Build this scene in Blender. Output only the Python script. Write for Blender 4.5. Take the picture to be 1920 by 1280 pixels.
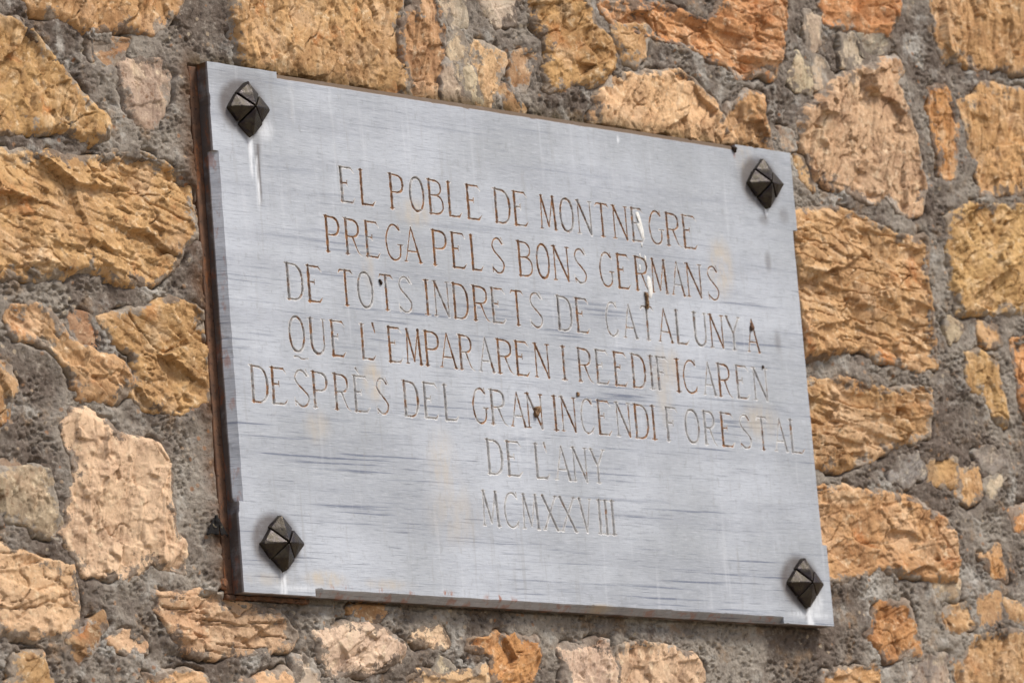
import bpy, math, random
import numpy as np
from mathutils import Matrix, Vector

for o in list(bpy.data.objects):
    bpy.data.objects.remove(o, do_unlink=True)
scene = bpy.context.scene
COL = scene.collection
R = math.radians

# ------------------------------------------------------------------ camera
# World: x runs right along the wall, y into the wall, z up.  The plaque's
# front face is the plane y = 0 and its centre is (0, 0, ZC).
ZC = 1.0
PW, PH = 0.9, 0.55676                 # plaque width and height
FPX = 9202.0                          # focal length in photograph pixels
RIGHT = np.array([0.71152012, -0.69809052, -0.0800546])
UP = np.array([-0.07896385, -0.19264643, 0.97808592])
BACK = np.array([-0.69821474, -0.68960639, -0.19219572])
CAM = np.array([-3.75699072, -3.67628328, -1.00970274 + ZC])
cd = bpy.data.cameras.new('camera')
cam = bpy.data.objects.new('camera', cd)
COL.objects.link(cam)
m = Matrix.Identity(4)
for i in range(3):
    m[i][0], m[i][1], m[i][2], m[i][3] = RIGHT[i], UP[i], BACK[i], CAM[i]
cam.matrix_world = m
cd.sensor_width = 36.0
cd.sensor_fit = 'HORIZONTAL'
cd.lens = FPX / 1920.0 * 36.0
cd.clip_end = 200.0
cd.dof.use_dof = True
cd.dof.focus_distance = 5.14
cd.dof.aperture_fstop = 12.0
scene.camera = cam

# ------------------------------------------------------------- sky and sun
SUN_EL, SUN_AZ = 52.0, 30.0           # azimuth: degrees to the right of the wall's normal
w = bpy.data.worlds.new('World')
scene.world = w
w.use_nodes = True
wn = w.node_tree
bg = wn.nodes['Background']
sky = wn.nodes.new('ShaderNodeTexSky')
sky.sky_type = 'NISHITA'
sky.sun_disc = False
sky.sun_elevation = R(SUN_EL)
to_sun = Vector((math.cos(R(SUN_EL)) * math.sin(R(SUN_AZ)),
                 -math.cos(R(SUN_EL)) * math.cos(R(SUN_AZ)), math.sin(R(SUN_EL))))
sky.sun_rotation = math.atan2(to_sun.x, to_sun.y)
sky.dust_density = 3.0
wn.links.new(sky.outputs[0], bg.inputs[0])
bg.inputs[1].default_value = 0.06
sd = bpy.data.lights.new('sun', 'SUN')
sun = bpy.data.objects.new('sun', sd)
COL.objects.link(sun)
sun.location = (1.5, -4, 5)
sun.rotation_euler = to_sun.to_track_quat('Z', 'Y').to_euler()
sd.energy = 1.5
sd.angle = R(14)
sd.color = (1.0, 0.95, 0.87)
vs = scene.view_settings
vs.view_transform = 'Standard'
vs.look = 'None'
vs.gamma = 1.0
vs.use_curve_mapping = False
vs.exposure = 1.05

# ----------------------------------------------------------------- helpers
DW = 0.021                            # depth of the mean mortar plane


def px(x, y, d=DW):
    """photograph pixel -> point (x, z) on the plane y = d"""
    ray = RIGHT * (x - 960) / FPX - UP * (y - 640) / FPX - BACK
    s = (d - CAM[1]) / ray[1]
    p = CAM + s * ray
    return p[0], p[2]


def srgb(r, g, b):
    f = lambda c: (c / 255 / 12.92) if c / 255 <= 0.04045 else ((c / 255 + 0.055) / 1.055) ** 2.4
    return (f(r), f(g), f(b))


def _hash(ix, iy, seed):
    h = (ix.astype(np.int64) * 374761393 + iy.astype(np.int64) * 668265263 + seed * 1442695041) & 0xFFFFFFFF
    h = ((h ^ (h >> 13)) * 1274126177) & 0xFFFFFFFF
    h = ((h ^ (h >> 16)) * 2246822519) & 0xFFFFFFFF
    return ((h ^ (h >> 15)) & 0xFFFFFF).astype(np.float64) / float(0xFFFFFF)


def gn(x, y, seed=0):
    """2-D gradient noise, about -1..1"""
    ix, iy = np.floor(x), np.floor(y)
    fx, fy = x - ix, y - iy
    ux = fx * fx * fx * (fx * (fx * 6 - 15) + 10)
    uy = fy * fy * fy * (fy * (fy * 6 - 15) + 10)

    def g(ox, oy):
        a = _hash(ix + ox, iy + oy, seed) * 2 * np.pi
        return np.cos(a) * (fx - ox) + np.sin(a) * (fy - oy)
    n0 = g(0, 0) + ux * (g(1, 0) - g(0, 0))
    n1 = g(0, 1) + ux * (g(1, 1) - g(0, 1))
    return (n0 + uy * (n1 - n0)) * 1.5


def fbm(x, y, octv=4, seed=0, gain=0.5, ridged=False):
    s = np.zeros_like(x)
    a, t = 1.0, 0.0
    for k in range(octv):
        n = gn(x, y, seed + k * 17)
        if ridged:
            n = 1 - 2 * np.abs(n)
        s += a * n
        t += a
        a *= gain
        x, y = x * 2.03 + 11.3, y * 2.03 - 7.1
    return s / t


def sst(a, b, x):
    t = np.clip((x - a) / (b - a), 0, 1)
    return t * t * (3 - 2 * t)


def sdf(P, poly):
    """signed distance of points P (N,2) to a polygon, positive inside"""
    poly = np.asarray(poly, float)
    d2 = np.full(len(P), 1e9)
    ins = np.zeros(len(P), bool)
    for a, b in zip(poly, np.roll(poly, -1, 0)):
        e = b - a
        v = P - a
        t = np.clip((v @ e) / max(e @ e, 1e-12), 0, 1)
        q = v - t[:, None] * e
        d2 = np.minimum(d2, (q * q).sum(1))
        c = (a[1] > P[:, 1]) != (b[1] > P[:, 1])
        if abs(e[1]) > 1e-12:
            ins ^= c & (P[:, 0] < e[0] * (P[:, 1] - a[1]) / e[1] + a[0])
    return np.where(ins, 1, -1) * np.sqrt(d2)


def mesh(name, V, F, smooth=True):
    """V (N,3) array, F (M,3|4) array or list of such arrays"""
    me = bpy.data.meshes.new(name)
    Fs = F if isinstance(F, list) else [F]
    Fs = [np.asarray(f, np.int32) for f in Fs if len(f)]
    me.vertices.add(len(V))
    me.vertices.foreach_set('co', np.asarray(V, np.float32).ravel())
    li = np.concatenate([f.ravel() for f in Fs])
    tot = np.concatenate([np.full(len(f), f.shape[1], np.int32) for f in Fs])
    st = np.concatenate([[0], np.cumsum(tot)[:-1]]).astype(np.int32)
    me.loops.add(len(li))
    me.loops.foreach_set('vertex_index', li)
    me.polygons.add(len(tot))
    me.polygons.foreach_set('loop_start', st)
    me.polygons.foreach_set('loop_total', tot)
    me.polygons.foreach_set('use_smooth', np.full(len(tot), smooth, bool))
    me.update(calc_edges=True)
    me.validate()
    return me


def grid_faces(mask):
    """quads of the cells of a (nz-1, nx-1) mask over a vertex grid (nz, nx);
    returns faces facing -y and the list of used vertex ids"""
    nz, nx = mask.shape[0] + 1, mask.shape[1] + 1
    j, i = np.nonzero(mask)
    a = j * nx + i
    F = np.stack([a, a + 1, a + nx + 1, a + nx], 1)
    used = np.unique(F)
    remap = np.full(nz * nx, -1, np.int64)
    remap[used] = np.arange(len(used))
    return remap[F], used


def fattr(me, name, arr):
    a = me.attributes.new(name, 'FLOAT', 'POINT')
    a.data.foreach_set('value', np.asarray(arr, np.float32))


def vattr(me, name, arr):
    a = me.attributes.new(name, 'FLOAT_VECTOR', 'POINT')
    a.data.foreach_set('vector', np.asarray(arr, np.float32).ravel())


def link(name, me, mat=None, parent=None, loc=(0, 0, 0), rot=(0, 0, 0)):
    o = bpy.data.objects.new(name, me)
    COL.objects.link(o)
    if mat is not None and me is not None:
        me.materials.append(mat)
    o.location = loc
    o.rotation_euler = rot
    o.parent = parent
    return o


def tag(o, label, cat, group=None):
    o['label'] = label
    o['category'] = cat
    if group:
        o['group'] = group
    return o


# --------------------------------------------------------------- materials
class NT:
    def __init__(self, name):
        self.m = bpy.data.materials.new(name)
        self.m.use_nodes = True
        self.t = self.m.node_tree
        self.b = self.t.nodes['Principled BSDF']

    def n(self, typ, **kw):
        x = self.t.nodes.new('ShaderNode' + typ)
        for k, v in kw.items():
            setattr(x, k, v)
        return x

    def put(self, sock, v):
        if isinstance(v, bpy.types.NodeSocket):
            self.t.links.new(v, sock)
        elif v is not None:
            if isinstance(v, (tuple, list)) and len(v) == 3 and sock.type == 'RGBA':
                v = (*v, 1)
            sock.default_value = v

    def math(self, op, a, b=None, c=None, clamp=False):
        x = self.n('Math', operation=op, use_clamp=clamp)
        for s, v in zip(x.inputs, (a, b, c)):
            self.put(s, v)
        return x.outputs[0]

    def ramp(self, v, a, b, lo=0.0, hi=1.0):
        x = self.n('MapRange', interpolation_type='SMOOTHSTEP')
        for s, q in zip(x.inputs, (v, a, b, lo, hi)):
            self.put(s, q)
        return x.outputs[0]

    def mix(self, f, a, b, mode='MIX'):
        x = self.n('Mix', data_type='RGBA', blend_type=mode)
        self.put(x.inputs[0], f)
        self.put(x.inputs[6], a)
        self.put(x.inputs[7], b)
        return x.outputs[2]

    def noise(self, vec, scale, detail=4.0, rough=0.55, dist=0.0):
        x = self.n('TexNoise')
        self.put(x.inputs['Vector'], vec)
        x.inputs['Scale'].default_value = scale
        x.inputs['Detail'].default_value = detail
        x.inputs['Roughness'].default_value = rough
        x.inputs['Distortion'].default_value = dist
        return x.outputs['Fac']

    def mapv(self, vec, scale=(1, 1, 1), loc=(0, 0, 0), rot=(0, 0, 0)):
        x = self.n('Mapping')
        self.put(x.inputs[0], vec)
        x.inputs[1].default_value = loc
        x.inputs[2].default_value = rot
        x.inputs[3].default_value = scale
        return x.outputs[0]

    def attr(self, name, out='Fac'):
        x = self.n('Attribute', attribute_name=name)
        return x.outputs[out]

    def bump(self, h, strength, dist, prev=None):
        x = self.n('Bump')
        x.inputs['Strength'].default_value = strength
        x.inputs['Distance'].default_value = dist
        self.put(x.inputs['Height'], h)
        if prev is not None:
            self.put(x.inputs['Normal'], prev)
        return x.outputs[0]

    def done(self, col, rough=0.9, normal=None, spec=0.3, metal=0.0):
        self.put(self.b.inputs['Base Color'], col)
        self.put(self.b.inputs['Roughness'], rough)
        self.b.inputs['Specular IOR Level'].default_value = spec
        self.put(self.b.inputs['Metallic'], metal)
        if normal is not None:
            self.put(self.b.inputs['Normal'], normal)
        return self.m


MORTAR_A, MORTAR_B, MORTAR_C = srgb(158, 149, 138), srgb(110, 98, 89), srgb(186, 181, 173)


def mortar_colour(k, co):
    n1 = k.noise(co, 8.0, 5, 0.65)
    c = k.mix(k.ramp(n1, 0.38, 0.62), MORTAR_A, MORTAR_B)
    c = k.mix(k.ramp(k.noise(k.mapv(co, loc=(4, 2, 7)), 21.0, 5, 0.65), 0.54, 0.68, 0, 0.8), c, MORTAR_C)
    c = k.mix(k.ramp(k.noise(k.mapv(co, loc=(8, 1, 3)), 33.0, 5, 0.65), 0.56, 0.70, 0, 0.55), c, srgb(150, 122, 92))
    n2 = k.noise(co, 150.0, 5, 0.75)
    c = k.mix(k.ramp(n2, 0.48, 0.30, 0, 0.8), c, srgb(52, 46, 42))
    c = k.mix(k.ramp(n2, 0.54, 0.72, 0, 0.5), c, srgb(212, 202, 188))
    return c


def mat_mortar():
    k = NT('mortar')
    co = k.n('TexCoord').outputs['Object']
    c = mortar_colour(k, co)
    # rusty brown run-off beside the iron frame and dark moss above the plaque
    rust = k.math('MULTIPLY', k.attr('rust'), k.ramp(k.noise(co, 30, 4, 0.6), 0.3, 0.6))
    c = k.mix(rust, c, srgb(104, 74, 52))
    c = k.mix(k.math('MULTIPLY', k.attr('moss'), k.ramp(k.noise(co, 45, 4, 0.6), 0.3, 0.6)), c, srgb(78, 66, 40))
    # sparse pale and ochre grains of sand and stone chips
    v = k.n('TexVoronoi')
    k.put(v.inputs['Vector'], co)
    v.inputs['Scale'].default_value = 150
    sep = k.n('SeparateColor')
    k.put(sep.inputs[0], v.outputs['Color'])
    chip = k.math('MULTIPLY', k.ramp(sep.outputs[0], 0.9, 0.93), k.ramp(v.outputs['Distance'], 0.42, 0.3))
    c = k.mix(k.math('MULTIPLY', chip, 0.6), c, k.mix(sep.outputs[1], srgb(205, 190, 165), srgb(160, 105, 60)))
    h = k.noise(co, 330, 5, 0.7)
    nrm = k.bump(h, 0.9, 0.0022)
    return k.done(c, 0.95, nrm, 0.15)


def mat_stone():
    k = NT('rubble_stone')
    oi = k.n('ObjectInfo')
    base = oi.outputs['Color']
    sco = k.attr('sco', 'Vector')          # strata-aligned stone coordinates
    iso = k.attr('iso', 'Vector')
    hsv = k.n('HueSaturation')
    k.put(hsv.inputs['Color'], base)
    hsv.inputs['Hue'].default_value = 0.492
    hsv.inputs['Saturation'].default_value = 1.04
    hsv.inputs['Value'].default_value = 0.66
    c = k.mix(k.ramp(k.noise(iso, 24, 5, 0.62), 0.38, 0.66, 0, 0.85), base, hsv.outputs[0])
    pale = k.mix(0.55, base, srgb(238, 214, 180))
    c = k.mix(k.ramp(k.noise(k.mapv(sco, loc=(3, 1, 5)), 32, 5, 0.65), 0.54, 0.70, 0, 0.75), c, pale)
    c = k.mix(k.math('MULTIPLY', oi.outputs['Alpha'], k.ramp(k.noise(k.mapv(iso, loc=(9, 4, 2)), 14, 5, 0.65, 0.5), 0.56, 0.70, 0, 0.75)), c, srgb(196, 118, 60))
    c = k.mix(k.ramp(k.noise(k.mapv(iso, loc=(1, 8, 3)), 12, 4, 0.6), 0.60, 0.72, 0, 0.55), c, srgb(150, 128, 104))
    c = k.mix(k.ramp(k.noise(k.mapv(iso, loc=(6, 6, 1)), 13, 5, 0.68), 0.50, 0.66, 0, 0.7), c, k.mix(0.5, base, srgb(240, 206, 172)))
    streak = k.noise(k.mapv(sco, scale=(1, 1, 3.0)), 50, 6, 0.75, 0.6)
    c = k.mix(k.ramp(streak, 0.40, 0.24, 0, 0.7), c, srgb(84, 54, 28))
    md = k.noise(k.mapv(iso, loc=(5, 5, 1)), 80, 7, 0.78)
    c = k.mix(k.ramp(md, 0.47, 0.30, 0, 0.85), c, srgb(104, 68, 36))
    c = k.mix(k.ramp(md, 0.53, 0.67, 0, 0.85), c, k.mix(0.65, base, srgb(252, 232, 198)))
    sp = k.noise(iso, 230, 5, 0.75)
    c = k.mix(k.ramp(sp, 0.43, 0.28, 0, 0.75), c, srgb(60, 42, 26))
    c = k.mix(k.ramp(sp, 0.60, 0.75, 0, 0.55), c, srgb(232, 204, 160))
    # mortar smeared over the rim
    em = k.math('ADD', k.attr('edge'), k.math('MULTIPLY', k.math('SUBTRACT', k.noise(iso, 42, 6, 0.7), 0.5), 0.10))
    smear = k.ramp(em, 0.0035, -0.001)
    c = k.mix(k.math('MULTIPLY', smear, 0.85), c, mortar_colour(k, iso))
    c = k.mix(k.math('MULTIPLY', k.attr('moss'), k.ramp(k.noise(iso, 45, 4, 0.6), 0.28, 0.6)), c, srgb(84, 66, 34))
    h = k.noise(iso, 150, 7, 0.80)
    v = k.n('TexVoronoi')
    k.put(v.inputs['Vector'], sco)
    v.inputs['Scale'].default_value = 130
    nrm = k.bump(v.outputs['Distance'], 0.25, 0.002)
    nrm = k.bump(h, 0.85, 0.0022, nrm)
    return k.done(c, 0.88, nrm, 0.22)


def marble_base(k, co):
    """pale grey marble with fine, almost level, blue-grey veins"""
    wob = k.mapv(co, scale=(1.0, 1.0, 1.0), rot=(0, R(0.6), 0))
    big = k.noise(k.mapv(wob, scale=(1.0, 1, 14)), 2.6, 3, 0.55)
    v1 = k.noise(k.mapv(wob, scale=(0.6, 1, 30)), 8.0, 4, 0.55, 0.25)
    v2 = k.noise(k.mapv(wob, scale=(0.7, 1, 26), loc=(3, 0, 9)), 17.0, 5, 0.6, 0.3)
    clo = k.noise(co, 6.0, 4, 0.55)
    c = k.mix(k.ramp(clo, 0.3, 0.7), srgb(170, 175, 182), srgb(196, 202, 212))
    c = k.mix(k.ramp(big, 0.56, 0.40, 0, 0.30), c, srgb(154, 159, 170))
    vs_ = k.attr('vein')
    vein = k.math('MULTIPLY', k.ramp(v1, 0.44, 0.33), k.math('MULTIPLY', vs_, k.ramp(big, 0.62, 0.44, 0.25, 1)))
    c = k.mix(k.math('MULTIPLY', vein, 0.75), c, srgb(86, 96, 120))
    vein2 = k.math('MULTIPLY', k.ramp(v2, 0.415, 0.30), k.math('ADD', k.math('MULTIPLY', vs_, 0.7), 0.3))
    c = k.mix(k.math('MULTIPLY', vein2, 0.7), c, srgb(98, 104, 120))
    gr = k.noise(k.mapv(wob, scale=(1.0, 1, 16)), 55.0, 6, 0.72)
    c = k.mix(k.ramp(gr, 0.50, 0.30, 0, 0.60), c, srgb(122, 127, 138))
    c = k.mix(k.ramp(gr, 0.52, 0.70, 0, 0.50), c, srgb(220, 223, 230))
    mt = k.noise(k.mapv(co, scale=(2, 1, 1)), 70.0, 5, 0.7)
    c = k.mix(k.ramp(mt, 0.46, 0.30, 0, 0.35), c, srgb(138, 140, 142))
    drips = k.noise(k.mapv(co, scale=(16, 1, 1.1), loc=(2, 0, 1)), 6.0, 5, 0.6)
    c = k.mix(k.ramp(drips, 0.56, 0.74, 0, 0.22), c, srgb(226, 229, 235))
    c = k.mix(k.ramp(drips, 0.44, 0.30, 0, 0.30), c, srgb(152, 152, 152))
    c = k.mix(k.ramp(k.noise(co, 330, 4, 0.7), 0.34, 0.24, 0, 0.5), c, srgb(110, 110, 112))
    return c


def mat_marble():
    k = NT('weathered_marble')
    co = k.n('TexCoord').outputs['Object']
    c = marble_base(k, co)
    nz = k.noise(co, 40, 5, 0.65)
    c = k.mix(k.math('MULTIPLY', k.attr('ochre'), k.math('MULTIPLY', 0.75, k.ramp(k.noise(k.mapv(co, scale=(3, 1, 1)), 28, 5, 0.65), 0.32, 0.62, 0.1, 1))), c, srgb(206, 188, 158))
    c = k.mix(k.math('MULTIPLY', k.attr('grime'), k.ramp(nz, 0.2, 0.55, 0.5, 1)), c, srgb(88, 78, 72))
    c = k.mix(k.math('MULTIPLY', k.attr('soil'), k.ramp(nz, 0.1, 0.5, 0.75, 1)), c, srgb(92, 70, 44))
    rn = k.ramp(k.noise(k.mapv(co, scale=(1, 1, .5), loc=(1, 0, 3)), 85, 5, 0.65), 0.52, 0.64)
    c = k.mix(k.math('MULTIPLY', k.attr('rust'), rn), c, srgb(160, 92, 48))
    c = k.mix(k.math('MULTIPLY', k.attr('lime'), k.ramp(k.noise(k.mapv(co, scale=(3, 1, .7)), 60, 5, 0.7), 0.3, 0.6, 0.3, 1)), c, srgb(240, 244, 250))
    h = k.noise(co, 260, 5, 0.7)
    h2 = k.noise(k.mapv(co, scale=(1, 1, 9)), 60, 4, 0.6)
    nrm = k.bump(h2, 0.22, 0.0008)
    nrm = k.bump(h, 0.30, 0.0005, nrm)
    return k.done(c, k.ramp(nz, 0.3, 0.7, 0.5, 0.68), nrm, 0.35)


def mat_groove():
    k = NT('carved_marble')
    co = k.n('TexCoord').outputs['Object']
    oi = k.n('ObjectInfo')
    sep = k.n('SeparateColor')
    k.put(sep.inputs[0], oi.outputs['Color'])
    wco = k.n('NewGeometry').outputs['Position']
    c = k.mix(k.ramp(k.noise(wco, 90, 4, 0.6), 0.35, 0.65), srgb(186, 187, 190), srgb(222, 222, 222))
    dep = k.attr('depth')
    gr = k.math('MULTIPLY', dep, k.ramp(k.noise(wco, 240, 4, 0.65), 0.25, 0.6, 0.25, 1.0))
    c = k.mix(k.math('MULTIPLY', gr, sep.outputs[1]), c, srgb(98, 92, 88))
    rn = k.noise(k.mapv(wco, loc=(1, 5, 3)), 70, 4, 0.65)
    thr = k.math('SUBTRACT', 0.74, k.math('MULTIPLY', sep.outputs[0], 0.42))
    rr = k.ramp(k.math('SUBTRACT', rn, thr), -0.06, 0.08, 0, 0.9)
    rr = k.math('MULTIPLY', rr, k.ramp(dep, 0.05, 0.4))
    rust = k.mix(k.ramp(k.noise(wco, 200, 3, 0.6), 0.35, 0.65), srgb(166, 118, 74), srgb(104, 74, 52))
    c = k.mix(rr, c, rust)
    nrm = k.bump(k.noise(wco, 420, 4, 0.7), 0.5, 0.0006)
    return k.done(c, 0.7, nrm, 0.3)


def mat_rust():
    k = NT('rusted_iron')
    co = k.n('NewGeometry').outputs['Position']
    n = k.noise(co, 60, 6, 0.68)
    c = k.mix(k.ramp(n, 0.35, 0.68), srgb(92, 72, 60), srgb(124, 90, 68))
    c = k.mix(k.ramp(k.noise(k.mapv(co, scale=(2, 2, .6), loc=(2, 2, 2)), 45, 5, 0.65), 0.55, 0.70, 0, 0.8), c, srgb(160, 102, 62))
    c = k.mix(k.ramp(k.noise(co, 240, 4, 0.7), 0.42, 0.3), c, srgb(52, 38, 32))
    nrm = k.bump(k.noise(co, 300, 5, 0.7), 0.7, 0.0012)
    return k.done(c, 0.85, nrm, 0.3)


def mat_bronze():
    k = NT('dark_bronze')
    co = k.n('TexCoord').outputs['Object']
    n = k.noise(co, 120, 5, 0.65)
    c = k.mix(k.ramp(n, 0.35, 0.65), srgb(36, 26, 29), srgb(60, 53, 40))
    c = k.mix(k.ramp(k.noise(k.mapv(co, loc=(.3, .2, .9)), 330, 4, 0.7), 0.60, 0.72, 0, .5), c, srgb(138, 128, 104))
    nrm = k.bump(k.noise(co, 260, 5, 0.7), 0.6, 0.0010)
    return k.done(c, k.ramp(n, 0.3, 0.7, 0.28, 0.5), nrm, 0.6, 0.5)


def mat_plain(name, a, b, scale=300, rough=0.8, bump=0.4, spec=0.3):
    k = NT(name)
    co = k.n('TexCoord').outputs['Object']
    n = k.noise(co, scale, 4, 0.6)
    c = k.mix(k.ramp(n, 0.38, 0.62), a, b)
    nrm = k.bump(k.noise(co, scale * 1.7, 4, 0.65), bump, 0.0006)
    return k.done(c, rough, nrm, spec)


M_MORTAR, M_STONE, M_MARBLE = mat_mortar(), mat_stone(), mat_marble()
M_GROOVE, M_RUST, M_BRONZE = mat_groove(), mat_rust(), mat_bronze()

# ---------------------------------------------------------------- the wall
TINT = dict(G=(212, 170, 120), O=(212, 156, 104), P=(236, 204, 174), B=(178, 142, 106),
            E=(212, 194, 168), Y=(168, 158, 146), L=(230, 190, 148), T=(206, 164, 118), S=(188, 166, 142))
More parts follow.
